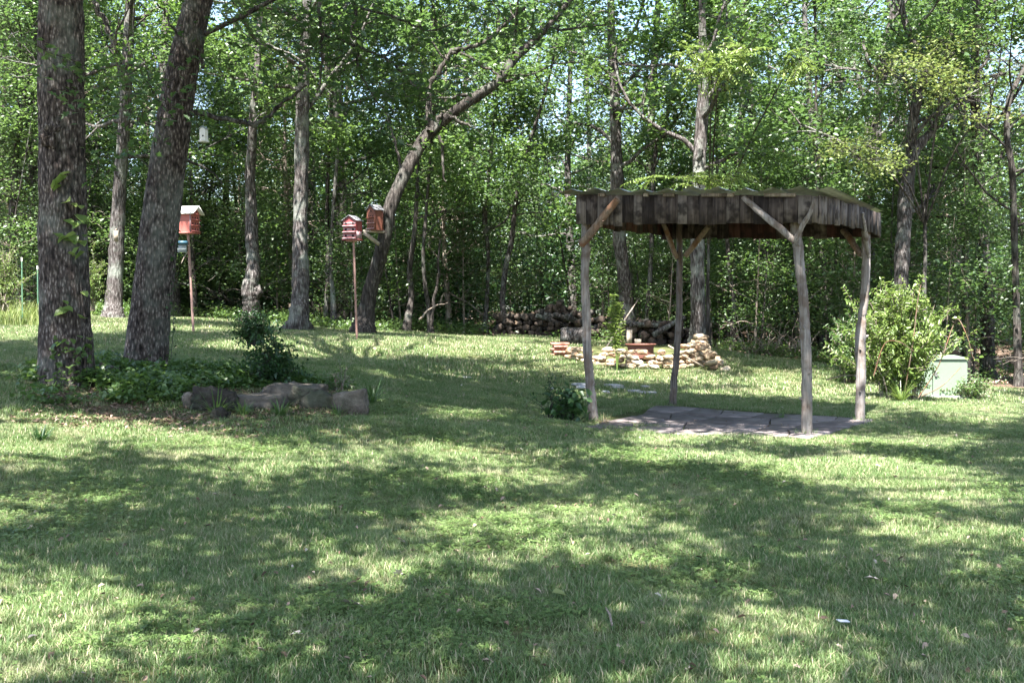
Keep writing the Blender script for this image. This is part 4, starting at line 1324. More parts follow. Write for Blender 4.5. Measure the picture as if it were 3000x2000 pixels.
# corrugated sheets: waves run front to back
side = (c3t - c0t); sideL = np.linalg.norm(side); sd_ = side / sideL
frontL = np.linalg.norm(c1t - c0t)
nsheet = 6
r_ = np.random.default_rng(9)
x_lo, x_hi = -.30, frontL + .20
sw = (x_hi - x_lo) / nsheet
for k in range(nsheet):
    u0 = x_lo + k * sw; u1 = u0 + sw + .03
    nu, nv = 34, 7
    U = np.linspace(u0, u1, nu); Vv = np.linspace(-.20 + r_.normal(0, .025), sideL + .24, nv)
    UU, VV = np.meshgrid(U, Vv)
    ph = UU / .36 * 2 * np.pi + r_.normal(0, .2)
    tri = .05 * (np.abs(((UU / .36) % 1) * 2 - 1) ** 1.6) + .003 * np.cos(UU / .07 * 2 * np.pi)
    lift = .03 + tri + r_.normal(0, .005) + .004 * (k % 2) + .012 * np.sin(UU * 3 + k) * (VV < .05)
    Pp = c0t[None, None] + fd * UU[..., None] + sd_ * VV[..., None] + up * lift[..., None]
    top = Pp.reshape(-1, 3); bot = top - up * .002
    i = (np.arange(nv - 1)[:, None] * nu + np.arange(nu - 1)[None]).ravel()
    Q = np.stack([i, i + 1, i + nu + 1, i + nu], 1)
    wpart('roof_sheet', top, [Q], M['roof_metal'], SH, smooth=False)

# ------------------------------------------------------------------ patio of flagstones
PT = thing('patio', 'flat grey pink flagstone patio under the shelter', 'patio', (ctr[0], ctr[1], 0))
r_ = np.random.default_rng(13)
quad = [hit(1690, 1250)[:2], hit(2395, 1288)[:2], hit(2565, 1236)[:2], hit(1925, 1191)[:2]]
quad = [np.array(q) for q in quad]
nu, nv = 6, 4
pts = {}
for i in range(nu + 1):
    for j in range(nv + 1):
        u, v = i / nu, j / nv
        if 0 < i < nu: u += r_.uniform(-.055, .055)
        if 0 < j < nv: v += r_.uniform(-.07, .07)
        p = (quad[0] * (1 - u) + quad[1] * u) * (1 - v) + (quad[3] * (1 - u) + quad[2] * u) * v
        if i in (0, nu) or j in (0, nv): p = p + r_.normal(0, .05, 2)
        pts[i, j] = p
zslab = .035
for i in range(nu):
    for j in range(nv):
        c = [pts[i, j], pts[i + 1, j], pts[i + 1, j + 1], pts[i, j + 1]]
        # extra irregular vertices on each edge
        poly = []
        for a, b in zip(c, c[1:] + c[:1]):
            poly.append(a); 
            rs = np.random.default_rng(int(abs(a[0] + b[0]) * 1e4 + abs(a[1] + b[1]) * 1e4))
            mid = (a + b) / 2; nn = np.array([b[1] - a[1], a[0] - b[0]])
            sgn = 1 if (a[0] + a[1] * 3) < (b[0] + b[1] * 3) else -1
            poly.append(mid + nn * sgn * rs.uniform(-.05, .05))
        poly = np.array(poly); m = poly.mean(0)
        inset = poly + (m - poly) / np.linalg.norm(m - poly, axis=1)[:, None] * .012
        ins2 = poly + (m - poly) / np.linalg.norm(m - poly, axis=1)[:, None] * .022
        zt = zslab + r_.uniform(-.006, .006)
        n = len(poly)
        gz = ground(poly[:, 0], poly[:, 1])
        zt_ = np.maximum(gz.mean() + .03, zt * 0 + gz + .022) + r_.uniform(-.003, .003)
        V = np.vstack([np.c_[inset, gz - .05], np.c_[inset, zt_ - .006], np.c_[ins2, zt_], [[*m, zt_.mean() + .003]]])
        F4 = [(a, (a + 1) % n, n + (a + 1) % n, n + a) for a in range(n)] + [(n + a, n + (a + 1) % n, 2 * n + (a + 1) % n, 2 * n + a) for a in range(n)]
        F3 = [(2 * n + a, 2 * n + (a + 1) % n, 3 * n) for a in range(n)]
        off = np.array(PT.location)
        me = mesh_np('flagstone', V - off, [F3, F4], M['flagstone'])
        add('flagstone', me, PT)

# ------------------------------------------------------------------ stone fire ring
def rock_mesh(name, seed, s, mat, amp=.25, sub=2, boxy=.55):
    import bmesh
    bm = bmesh.new(); bmesh.ops.create_icosphere(bm, subdivisions=sub, radius=1)
    for v in bm.verts:
        c = v.co.copy()
        m = max(abs(c.x), abs(c.y), abs(c.z))
        c = c * (1 - boxy) + (c / m) * boxy * .85
        n = mnoise.noise(v.co * 1.3 + Vector((seed * 3.1, seed * 1.7, 0))) + .4 * mnoise.noise(v.co * 3.5 + Vector((seed, 5, 3)))
        if sub > 3:
            q = v.co * 2.3 + Vector((seed * 2.7, 1, seed)); q.z *= 2.2
            n += .9 * (.5 - abs(mnoise.noise(q))) + .25 * mnoise.noise(v.co * 9)
            n = math.floor(n * 5) / 5 * .6 + n * .4
        c *= 1 + amp * n
        v.co = Vector((c.x * s[0], c.y * s[1], c.z * s[2]))
    me = bpy.data.meshes.new(name); bm.to_mesh(me); bm.free()
    me.materials.append(mat)
    if sub > 2: me.polygons.foreach_set('use_smooth', np.ones(len(me.polygons), bool))
    return me


r_ = np.random.default_rng(21)
RC = np.array([P(1862, 1050, 25.2)[0], 25.2])
RW = thing('stone_wall', 'low curved dry stone wall of pale tan rocks around the fire ring', 'stone wall', (RC[0], RC[1] - 1.6, G(RC[0], RC[1] - 1.6)))
stones = [rock_mesh('stone', k, (.5, .5, .5), M['ring_stone'], .28, 2, .6) for k in range(12)]
RO = np.array(RW.location)
for course in range(5):
    a = math.radians(200) + r_.uniform(0, .05)
    while a < math.radians(372):
        deg = math.degrees(a)
        ln = r_.uniform(.15, .30); ht = r_.uniform(.085, .115)
        rad = 1.62 - course * .03
        x = RC[0] + rad * 1.0 * math.cos(a); y = RC[1] + rad * math.sin(a)
        # left side is low, right side high
        hmax = 2.5 if deg < 235 else (3.2 if deg < 262 else (3.9 if deg < 300 else 4.5))
        if deg > 345: hmax = 4.2
        if course < hmax - (0 if r_.random() > .25 else 1):
            z = G(x, y) + .045 + course * .095 + r_.normal(0, .008)
            o = add('stone', stones[int(r_.integers(12))], RW, (x - RO[0] + r_.normal(0, .02), y - RO[1] + r_.normal(0, .03), z - RO[2]),
                    (r_.normal(0, .1), r_.normal(0, .1), a + math.pi / 2 + r_.normal(0, .15)), (ln * 1.1, r_.uniform(.2, .3), ht * 1.12))
        a += ln / rad
for k in range(16):   # tumbled stones at the right end
    x = RC[0] + 1.45 + r_.uniform(-.25, .35); y = RC[1] - .9 + r_.uniform(-.8, .4)
    hz = r_.integers(0, 5) * .09 if x < RC[0] + 1.6 else 0
    add('stone', stones[int(r_.integers(12))], RW, (x - RO[0], y - RO[1], G(x, y) + .05 + hz - RO[2]), (r_.normal(0, .3), r_.normal(0, .3), r_.uniform(0, 6)), (r_.uniform(.16, .28), r_.uniform(.15, .25), r_.uniform(.09, .14)))
# brick stack at the left end
bp = hit(1640, 1044)
BS = thing('brick_stack', 'small square stack of worn red bricks at the left end of the stone wall', 'bricks', bp, .1)
gbk = Geo(); box_geo(gbk, (0, 0, 0), (.20, .095, .058), jit=.002); bm_ = gbk.mesh('brick', M['brick'])
for c in range(5):
    for q in range(2):
        for w_ in range(3):
            if c % 2: lc, rz = ((w_ - 1) * .10, (q - .5) * .205), math.pi / 2
            else: lc, rz = ((q - .5) * .205, (w_ - 1) * .10), 0
            add('brick', bm_, BS, (lc[0] + r_.normal(0, .004), lc[1], .03 + c * .061), (0, 0, rz + r_.normal(0, .03)))
# steel fire ring
fp = P(1877, 1016, 24.6)
FR = thing('fire_ring', 'rusty steel fire ring with a flared rim behind the stone wall', 'fire ring', (fp[0], fp[1], fp[2] - .24))
def lathe(name, prof, n, mat, parent, loc=(0, 0, 0)):
    prof = np.array(prof); k = len(prof)
    th = np.arange(n) / n * 2 * np.pi
    V = np.stack([prof[:, None, 0] * np.cos(th), prof[:, None, 0] * np.sin(th), np.broadcast_to(prof[:, None, 1], (k, n))], -1).reshape(-1, 3)
    i = np.arange(k - 1)[:, None] * n; j = np.arange(n)[None]; j2 = (j + 1) % n
    return add(name, mesh_np(name, V, [np.stack([i + j, i + j2, i + n + j2, i + n + j], -1).reshape(-1, 4)], mat, smooth=False), parent, loc)
lathe('drum', [(.285, .0), (.29, .1), (.285, .2), (.30, .262), (.285, .262), (.27, .2), (.275, .02), (0, .02)], 40, M['rust_steel'], FR)
lathe('rim', [(.300, .262), (.335, .285), (.345, .30), (.34, .31), (.33, .30), (.285, .28), (.285, .264)], 40, M['rust_steel'], FR)

# ------------------------------------------------------------------ wood pile
r_ = np.random.default_rng(31)
logs = []
for k in range(8):
    g = Geo(); n = 9
    L = .42 + .12 * (k % 3)
    pr = 1 + r_.normal(0, .12, n)
    if k % 3 == 0: pr[:4] *= .55          # split logs
    th = np.arange(n) / n * 2 * np.pi
    rings = []
    for y in (-L / 2, 0, L / 2):
        rings.append(np.stack([np.cos(th) * pr * (1 + r_.normal(0, .03, n)), np.full(n, y), np.sin(th) * pr], 1) * np.array([.1, 1, .1]))
    V = np.vstack(rings + [[[0, -L / 2, 0]], [[0, L / 2, 0]]])
    Q = [(i + j, i + (j + 1) % n, i + n + (j + 1) % n, i + n + j) for i in (0, n) for j in range(n)]
    T = [(j, 3 * n, (j + 1) % n) for j in range(n)] + [(2 * n + j, 2 * n + (j + 1) % n, 3 * n + 1) for j in range(n)]
    me = mesh_np('log', V, [T, Q], M['log_end']); me.materials.append(M['bark_dark'])
    me.polygons.foreach_set('material_index', np.array([0] * (2 * n) + [1] * (2 * n), np.int32))
    logs.append(me)


def pile(x0p, x1p, d, heights, label, group, seed, tilt):
    r_ = np.random.default_rng(seed)
    xa, xb = P(x0p, 980, d)[0], P(x1p, 980, d)[0]
    row = 0
    z = 0
    while z < 1.05:
        x = xa + r_.uniform(0, .1)
        while x < xb:
            u = (x - xa) / (xb - xa)
            h = np.interp(u, *heights)
            s = r_.uniform(.65, 1.15)
            if z < h:
                yy = d + r_.normal(0, .07)
                o = add('log', logs[int(r_.integers(8))], None, (x, yy, G(x, yy) + z + .08), (r_.normal(0, tilt * .5), r_.uniform(0, 6.28), r_.normal(0, tilt)), (s, r_.uniform(.8, 1.1), s))
                tag(o, label, 'log', group)
            x += .165 * s + .01
        z += .15
pile(1452, 1700, 31, ([0, .15, .5, .75, .85, 1], [.45, .55, .6, .95, .8, .6]), 'dark weathered log in the long heap left of the shelter front post', 'firewood logs heaped left of the shelter post', 1, .25)
pile(1700, 1850, 30, ([0, .3, .6, 1], [.65, .55, .4, .35]), 'weathered log in the low middle of the heap behind the tall weed', 'firewood logs heaped behind the tall weed', 2, .5)
pile(1845, 2018, 27.3, ([0, .2, .5, .8, 1], [.5, .55, .6, .55, .3]), 'brown split log in the stack behind the rusty fire ring', 'firewood logs stacked behind the fire ring', 3, .2)
for k, (px, py, d, ry) in enumerate([(1668, 935, 30.6, .3), (1700, 945, 30.4, .5), (1640, 930, 30.8, .2), (1615, 940, 30.7, .35), (1750, 955, 29.8, -.2), (1870, 950, 27.1, .1), (1900, 953, 27, .05), (1960, 955, 27, -.5)]):
    g = Geo(); q = P(px, py, d); L = .9
    dv = np.array([math.cos(ry), .25, -math.sin(ry)])
    tube(g, np.array([q - dv * L / 2, q + r_.normal(0, .02, 3), q + dv * L / 2]), [.07, .065, .055], 8, jitter=.15, seed=k)
    o = add('log', g.mesh('log', M['bark'], True)); tag(o, 'long bark covered log lying across the top of the heap', 'log', 'long logs laid across the heap')
rp = P(1685, 1000, 27.0)
g = Geo(); tube(g, np.array([[-.35, 0, 0], [-.2, 0, 0], [0, .02, 0], [.2, 0, 0], [.34, 0, 0]]), [.2, .215, .21, .215, .20], 16, jitter=.1, seed=5)
o = add('log', g.mesh('log', M['bark'], True), None, (rp[0], rp[1], G(rp[0], rp[1]) + .2), (0, .04, -.15)); tag(o, 'thick single round log lying in front of the heap', 'log')
for lab, px, py0, py1, wpx, d, tilt in [('grey upright board standing at the left end of the split log stack', 1843, 1010, 966, 16, 26.6, .02), ('short pale block in front of the split log stack', 1868, 1012, 993, 18, 26.4, .05)]:
    a, b = P(px, py0, d), P(px, py1, d)
    g = Geo(); H = b[2] - a[2]
    box_geo(g, (0, 0, H / 2), (wpx / 3250 * d, .05, H))
    o = add('board', g.mesh('board', M['lumber']), None, (a[0], a[1], a[2]), (0, tilt, .2)); tag(o, lab, 'board')
a, b = P(1838, 925, 26), P(1873, 873, 26.3)
g = Geo(); tube(g, np.array([a - (b - a) * 1.9, a, (a + b) / 2, b]), [.02, .018, .015, .004], 6)
o = g.part('leaning_stick', M['twig_pale'], None); tag(o, 'bare pale stick leaning up out of the woodpile behind the tall weed', 'stick')
a, b = hit(2062, 1078), P(1998, 1040, 23.8)
g = Geo(); tube(g, np.array([a + up * .02, (a + b) / 2 + up * .01, b]), [.02, .022, .02], 5)
tag(g.part('plank', M['lumber'], None), 'pale plank leaning against the right end of the stone wall', 'plank')
a, b = P(1958, 1012, 23.9), P(1990, 1030, 23.7)
g = Geo(); tube(g, np.array([a, (a + b) / 2, b]), [.02, .022, .02], 5)
tag(g.part('plank', M['lumber'], None), 'short pale plank resting on top of the stone wall by the rear post', 'plank')

# brush heap
r_ = np.random.default_rng(33)
bh = hit(2255, 1050)
BR = thing('brush_pile', 'tangle of dead pinkish branches behind the shelter at the wood edge', 'brush pile', bh)
g = Geo()
for _ in range(70):
    s0 = bh + r_.normal(0, 1, 3) * np.array([.45, .3, 0]) + up * r_.uniform(0, .25)
    pth = walk(s0, r_.normal(0, 1, 3) * np.array([1, .6, .8]) + up * .5, r_.uniform(.4, 1.3), 6, r_, .3)
    tube(g, pth, np.linspace(.010, .003, 7) * r_.uniform(.6, 1.8), 4, cap=False)
g.part('twigs', M['twig_pale'], BR)['kind'] = 'stuff'
for k, (a, b) in enumerate([((1225, 930, 29), (1310, 880, 29.5)), ((2180, 1060, 28), (2270, 985, 27.5)), ((1290, 900, 30), (1305, 860, 30)), ((2340, 1050, 27), (2420, 960, 28)), ((2100, 1010, 29), (2230, 940, 30))]):
    g = Geo(); A_, B_ = P(*a), P(*b)
    t = np.linspace(0, 1, 7)[:, None]
    tube(g, A_ * (1 - t) + B_ * t + r_.normal(0, .04, (7, 3)), np.linspace(.03, .012, 7), 6)
    o = g.part('fallen_branch', M['twig_pale'], None); tag(o, 'bare fallen branch propped among the trunks at the wood edge', 'branch', 'fallen branches at the wood edge')

# ------------------------------------------------------------------ birdhouses
def birdhouse(T, wd, dp, he, hr, body, roofm, holes, ledges, oh, trim=None, z0=0, slats=False):
    """gable house: width wd (x), depth dp (y), eave height he, ridge +hr; front faces -y"""
    V = []
    for y in (-dp / 2, dp / 2):
        V += [(-wd / 2, y, z0), (wd / 2, y, z0), (wd / 2, y, z0 + he), (0, y, z0 + he + hr), (-wd / 2, y, z0 + he)]
    me = bpy.data.meshes.new('body')
    me.from_pydata(V, [], [(0, 1, 2, 3, 4), (9, 8, 7, 6, 5), (0, 5, 6, 1), (1, 6, 7, 2), (4, 9, 5, 0), (2, 7, 8, 3), (3, 8, 9, 4)])
    me.materials.append(body)
    add('body', me, T)
    ang = math.atan2(hr, wd / 2); sl = math.hypot(hr, wd / 2) + oh
    for s in (-1, 1):
        if slats:
            n = 4
            for k in range(n):
                u = (k + .5) / n * sl
                g = Geo(); box_geo(g, (0, 0, 0), (sl / n * 1.1, dp + 2 * oh, .01), jit=.002)
                add('roof_slat', g.mesh('roof_slat', roofm), T, (s * u * math.cos(ang), 0, z0 + he + hr + .016 - u * math.sin(ang) + .003 * (k % 2)), (0, s * (ang + .05), 0))
        else:
            g = Geo(); box_geo(g, (0, 0, 0), (sl, dp + 2 * oh, .014))
            add('roof_panel', g.mesh('roof_panel', roofm), T, (s * sl / 2 * math.cos(ang), 0, z0 + he + hr + .012 - sl / 2 * math.sin(ang)), (0, s * ang, 0))
    for (hx, hz, r) in holes:
        g = Geo()
        tube(g, np.array([[hx, -dp / 2 - .003, z0 + hz], [hx, -dp / 2 + .004, z0 + hz]]), r, 14)
        add('entrance_hole', g.mesh('entrance_hole', M['hole']), T)
    for hz, m_, th in ledges:
        g = Geo(); box_geo(g, (0, -dp / 2 - .022, z0 + hz), (wd * 1.0, .04, th))
        add('perch_ledge', g.mesh('perch_ledge', m_), T)
    if trim:
        for s in (-1, 1):
            for yy in (-1, 1):
                g = Geo(); box_geo(g, (s * (wd / 2 + .004), yy * (dp / 2 - .018), z0 + he * .5), (.012, .035, he * .98))
                add('corner_trim', g.mesh('corner_trim', trim), T)
    g = Geo(); box_geo(g, (0, 0, z0 - .012), (wd + .03, dp + .03, .022)); add('floor_board', g.mesh('floor_board', body), T)


def pole(T, base, top, r, mat):
    g = Geo(); t = np.linspace(0, 1, 5)[:, None]
    path = base * (1 - t) + top * t
    n = 8
    tube(g, path, r, n, jitter=.06)
    V, F, A = g.arrays()
    o = np.array(T.location); Rm = Rz(-T.rotation_euler.z)
    add('pole', mesh_np('pole', (V - o) @ Rm.T, F, mat, smooth=True), T)


# salmon house on pole behind the leaning oak
b1, t1 = P(568, 980, 23.5), P(551, 686, 23.5)
H1 = thing('birdhouse', 'salmon red birdhouse with white roof on a pole, half hidden by the leaning oak', 'birdhouse', (P(541, 684, 23.5)[0], 23.5, t1[2]), math.radians(76))
birdhouse(H1, .33, .50, .42, .12, M['paint_salmon'], M['paint_white'],
          [(x, z, .020) for z in (.07, .19, .31) for x in (-.10, 0, .10)] + [(-.05, .44, .018), (.05, .44, .018)],
          [(.02, M['paint_salmon'], .02), (.14, M['paint_salmon'], .02), (.26, M['paint_salmon'], .02), (.38, M['paint_salmon'], .02)], .09, M['paint_worn'], z0=.03)
pole(H1, b1 - up * .1, t1, .028, M['pole_wood'])
fb = P(534, 722, 23.3)
H4 = thing('nest_box', 'small grey box with dark blue lid fixed under the salmon birdhouse', 'nest box', fb, .1)
g = Geo(); box_geo(g, (0, 0, -.045), (.17, .12, .16)); add('body', g.mesh('body', M['paint_grey']), H4)
g = Geo(); box_geo(g, (0, -.01, .075), (.21, .17, .075)); add('lid', g.mesh('lid', M['paint_blue']), H4)
g = Geo(); box_geo(g, (.11, .03, 0), (.05, .03, .03)); add('bracket', g.mesh('bracket', M['lumber']), H4)
g = Geo()
tube(g, np.array([P(549, 740, 23.4), P(540, 752, 23.3), P(534, 765, 23.2), P(531, 772, 23.2)]), [.012, .010, .008, .006], 5)
tag(g.part('twig', M['twig_pale'], None), 'bare forked twig hanging below the small grey and blue box', 'twig')
# red house on the free pole
b2, t2 = P(1046, 994, 24), P(1036, 708, 24)
H2 = thing('birdhouse', 'bright red three storey birdhouse on a tall pole, faded ledges under two columns of holes', 'birdhouse', (P(1033, 708, 24)[0], 24, t2[2]), math.radians(-20))
birdhouse(H2, .31, .28, .39, .10, M['paint_red'], M['shingle'],
          [(x, z, .027) for z in (.065, .20, .33) for x in (-.085, .085)],
          [(.012, M['paint_worn'], .03), (.145, M['paint_worn'], .028), (.275, M['paint_worn'], .028)], .035, None, z0=.05, slats=True)
for zz in (.08, .215, .345):
    g = Geo(); box_geo(g, (0, -.1415, .05 + zz - .01), (.30, .002, .045))
    add('worn_band', g.mesh('worn_band', M['paint_worn']), H2)
g = Geo(); box_geo(g, (0, 0, .025), (.22, .2, .05)); add('base_block', g.mesh('base_block', M['pole_wood']), H2)
g = Geo(); box_geo(g, (.1585, 0, .14), (.003, .24, .16)); add('worn_panel', g.mesh('worn_panel', M['paint_worn']), H2)
pole(H2, b2 - up * .1, t2 + up * .02, .024, M['pole_wood'])
# rust coloured house on a bracket
p3 = P(1099, 674, 26.5)
H3 = thing('birdhouse', 'rust brown birdhouse with grey shingle roof on a bracket of the forked leaning oak', 'birdhouse', p3, math.radians(-42))
birdhouse(H3, .26, .27, .46, .11, M['paint_rust'], M['shingle'],
          [(x, z, .014) for z in (.06, .19, .32) for x in (-.07, 0, .07)] + [(.01, .43, .022)],
          [(.015, M['paint_worn'], .02), (.145, M['paint_worn'], .015), (.275, M['paint_rust'], .015)], .035, M['paint_rust'], z0=.01, slats=True)
BK = thing('birdhouse_bracket', 'weathered plank bracket holding the rust brown birdhouse on the leaning oak', 'bracket', P(1100, 680, 26.5))
for a, b, s in ((P(1064, 677, 26.4), P(1124, 680, 26.6), (.10, .05)), (P(1066, 682, 26.35), P(1111, 716, 26.6), (.03, .085))):
    d = b - a; L = np.linalg.norm(d)
    g = Geo(); box_geo(g, (0, 0, 0), (L, s[0], s[1]))
    o = add('plank', g.mesh('plank', M['lumber']), BK, (a + b) / 2 - np.array(BK.location))
    o.rotation_euler = (0, -math.atan2(d[2], np.hypot(d[0], d[1])), math.atan2(d[1], d[0]))
# small white box on a twig and slim bat box
p5 = P(597, 412, 15.6)
H5 = thing('birdhouse', 'tiny whitish wooden birdhouse hanging from a limb of the leaning front oak', 'birdhouse', p5, math.radians(-15))
birdhouse(H5, .085, .08, .15, .03, M['paint_white'], M['paint_grey'], [(.01, .06, .012)], [], .008, None, 0)
g = Geo(); tube(g, np.array([[0, 0, .18], [0, 0, .28]]), .003, 4); add('hanger', g.mesh('hanger', M['wire']), H5)
p6 = P(340, 692, 27.6)
g = Geo(); box_geo(g, (0, 0, 0), (.10, .05, .27)); box_geo(g, (0, .0, .16), (.035, .03, .06))
o = add('bat_box', g.mesh('bat_box', M['lumber']), None, p6, (.03, 0, .1)); tag(o, 'narrow wooden plank box fixed to the pale forked oak', 'nest box')

# ------------------------------------------------------------------ fence at left
FN = thing('wire_fence', 'wire garden fence on green metal posts behind the left oak', 'fence', P(108, 870, 25.5))
fpts = []
for px, y0, y1, d in [(-60, 740, 880, 24.5), (64, 758, 880, 25.5), (110, 782, 885, 26.0), (262, 790, 900, 27), (256, 715, 900, 28.5)]:
    a = P(px, y0, d); g_ = G(a[0], d)
    g = Geo(); tube(g, np.array([[a[0], d, g_ - .1], [a[0], d, a[2] - .06]]), .016, 6); g.part('post', M['post_green'], FN)
    g = Geo(); tube(g, np.array([[a[0], d, a[2] - .06], [a[0], d, a[2] + .03]]), .0185, 6); g.part('post_cap', M['paint_white'], FN)
    fpts.append((a[0], d, g_, a[2] - .05))
g = Geo()
for (x0, d0, g0, z0), (x1, d1, g1, z1) in list(zip(fpts, fpts[1:]))[:3]:
    for k in range(9):
        u = k / 8
        tube(g, np.array([[x0, d0, g0 + (z0 - g0) * u], [x1, d1, g1 + (z1 - g1) * u]]), .0018, 3, cap=False)
    n = int(math.hypot(x1 - x0, d1 - d0) / .12)
    for k in range(n):
        u = k / n
        x, d_ = x0 + (x1 - x0) * u, d0 + (d1 - d0) * u
        tube(g, np.array([[x, d_, g0 + (g1 - g0) * u], [x, d_, z0 + (z1 - z0) * u]]), .0015, 3, cap=False)
g.part('wire_mesh', M['wire'], FN)['kind'] = 'stuff'

# ------------------------------------------------------------------ utility box and bush
ub = P(2732, 1170, 20.9)
UB = thing('utility_box', 'pale green metal utility box half covered by the leafy bush', 'utility box', (ub[0], ub[1], G(ub[0], ub[1]) - .02), math.radians(-4))
import bmesh
def bevel_box(name, s, bev, mat, parent, loc, rot=(0, 0, 0), top_slope=0):
    bm = bmesh.new(); bmesh.ops.create_cube(bm, size=1)
    for v in bm.verts:
        v.co = Vector((v.co.x * s[0], v.co.y * s[1], v.co.z * s[2]))
        if top_slope and v.co.z > 0 and v.co.y < 0: v.co.z -= top_slope
    bmesh.ops.bevel(bm, geom=bm.edges[:], offset=bev, segments=2, affect='EDGES')
    me = bpy.data.meshes.new(name); bm.to_mesh(me); bm.free(); me.materials.append(mat)
    return add(name, me, parent, loc, rot)
bevel_box('cabinet', (1.20, .78, .68), .015, M['transformer_green'], UB, (0.04, .39, .38), top_slope=.0)
bevel_box('lid', (1.24, .83, .07), .018, M['transformer_green'], UB, (0.04, .39, .75), top_slope=.025)
bevel_box('base_pad', (1.5, .95, .1), .01, M['step_stone'], UB, (0, .39, .0))
bevel_box('door_seam', (.012, .006, .66), .002, M['hole'], UB, (.0, -.001, .40))
bevel_box('padlock_hasp', (.05, .03, .09), .006, M['wire'], UB, (.06, -.01, .45))


def bush(name, label, base, hgt, spreadx, spready, nstem, nside, mat, size, aspect, seed, stem='twig_pale', shape='lance', lean=(0, 0), nleaf=9, zlow=.12):
    r_ = np.random.default_rng(seed)
    T = thing(name, label, 'bush', base)
    gb, gl = Geo(), Geo()
    for i in range(nstem):
        a = r_.uniform(0, 6.28); ou = r_.uniform(.1, 1)
        tgt = np.array([math.cos(a) * spreadx * ou + lean[0], math.sin(a) * spready * ou + lean[1], hgt * (1 - .45 * ou * ou) * r_.uniform(.55, 1.05)])
        b0 = np.array(base) + np.array([r_.normal(0, spreadx * .14), r_.normal(0, spready * .14), -.03])
        t = np.linspace(0, 1, 9)[:, None]
        path = b0 + tgt * np.concatenate([t ** 1.35, t ** 1.35, t ** .8], 1) + r_.normal(0, .015, (9, 3))
        tube(gb, path, np.linspace(.012, .003, 9), 5, cap=False)
        for j in range(nside):
            u = zlow + (1 - zlow) * (j + r_.random()) / nside
            k = min(int(u * 8), 7)
            p = path[k] + (path[k + 1] - path[k]) * (u * 8 - k)
            tw = walk(p, (path[k + 1] - path[k]) / np.linalg.norm(path[k + 1] - path[k]) * .7 + r_.normal(0, .7, 3), r_.uniform(.15, .36), 4, r_, .15)
            tube(gb, tw, np.linspace(.004, .0015, 5), 3, cap=False)
            tt = np.linspace(.1, 1, nleaf)
            C = np.stack([np.interp(tt, np.linspace(0, 1, 5), tw[:, q]) for q in range(3)], 1)
            dv = tw[-1] - tw[0]; dv /= np.linalg.norm(dv) + 1e-6
            sd = np.cross(dv, r_.normal(0, 1, 3)); sd /= np.linalg.norm(sd) + 1e-6
            sg = np.where(np.arange(nleaf) % 2, 1, -1)[:, None]
            put_leaves(gl, C + sd * sg * size * .4, size, r_, .7, aspect, shape, np.clip(np.full(nleaf, r_.random()) * .7 + r_.random(nleaf) * .3, 0, 1), dv * .4 + sd * sg * .9)
    s = gb.part('stems', M[stem], T, True); s['kind'] = 'stuff'
    s = gl.part('foliage', mat, T); s['kind'] = 'stuff'
    return T


B1 = bush('shrub', 'tall bright yellow green shrub with reddish stems in front of the utility box', hit(2640, 1170), 2.15, 1.05, .6, 115, 15, M['bush_leaf'], .08, .40, 1)
B2 = bush('shrub', 'lower duller shrub on the left flank of the tall bright one, by the rear post', hit(2500, 1128), 1.45, .65, .5, 44, 9, M['fresh_leaf'], .08, .38, 2)
# long arching shoots of the tall shrub
r_ = np.random.default_rng(44)
gb = Geo()
o_ = np.array(B1.location)
shoots = [[(2690, 1165, 19.4), (2750, 1070, 19.4), (2790, 960, 19.4), (2808, 935, 19.3), (2835, 990, 19.2), (2850, 1045, 19.2), (2868, 1055, 19.1)],
          [(2650, 1150, 19.4), (2675, 1000, 19.3), (2690, 870, 19.3), (2705, 815, 19.3)],
          [(2560, 1100, 19.3), (2590, 1010, 19.2), (2630, 1000, 19.1), (2680, 1030, 19.1)],
          [(2700, 1160, 19.3), (2760, 1130, 19.2), (2815, 1075, 19.2)],
          [(2420, 1112, 17.6), (2460, 1102, 17.9), (2500, 1098, 18.4)]]
for s in shoots:
    q = smooth_path([P(*a) for a in s], 5)
    tube(gb, q, np.linspace(.011, .005, len(q)), 6)
gb.part('arching_shoots', M['brace_wood'], B1, True)
for s, n in ((shoots[0], 18), (shoots[1], 8)):
    q = smooth_path([P(*a) for a in s], 6)
    for k in range(n):
        i = int(len(q) * (.45 + .55 * k / n)) if n > 10 else int(len(q) * (.6 + .4 * k / n))
        i = min(i, len(q) - 1)
        gl = Geo(); put_leaves(gl, (q[i] + r_.normal(0, .035, 3))[None], .10, r_, .8, .55, 'lance')
        gl.part('leaf', M['bush_leaf'], B1)

# tall weed by the stone wall
wb = P(1808, 1066, 23.0); wb[2] = G(wb[0], wb[1])
WD = thing('tall_weed', 'tall narrow leaved weed standing in front of the woodpile by the fire ring', 'plant', wb)
r_ = np.random.default_rng(52)
gb, gl = Geo(), Geo()
for tx, ty in ((1800, 868), (1790, 905), (1818, 890), (1780, 950)):
    q = smooth_path([wb, P((tx + 1808) / 2 + 4, 980, 23), P(tx, ty, 23)], 12)
    tube(gb, q, np.linspace(.008, .003, len(q)), 5)
    for k in range(8, len(q)):
        for m in range(5):
            a = r_.uniform(0, 6.28); dv = np.array([math.cos(a), math.sin(a), .35])
            put_leaves(gl, (q[k] + dv * .06)[None], .115, r_, .4, .26, 'lance', np.array([r_.random() * .6 + .4]), dv[None])
gb.part('stem', M['bush_leaf'], WD); s = gl.part('foliage', M['bush_leaf'], WD); s['kind'] = 'stuff'

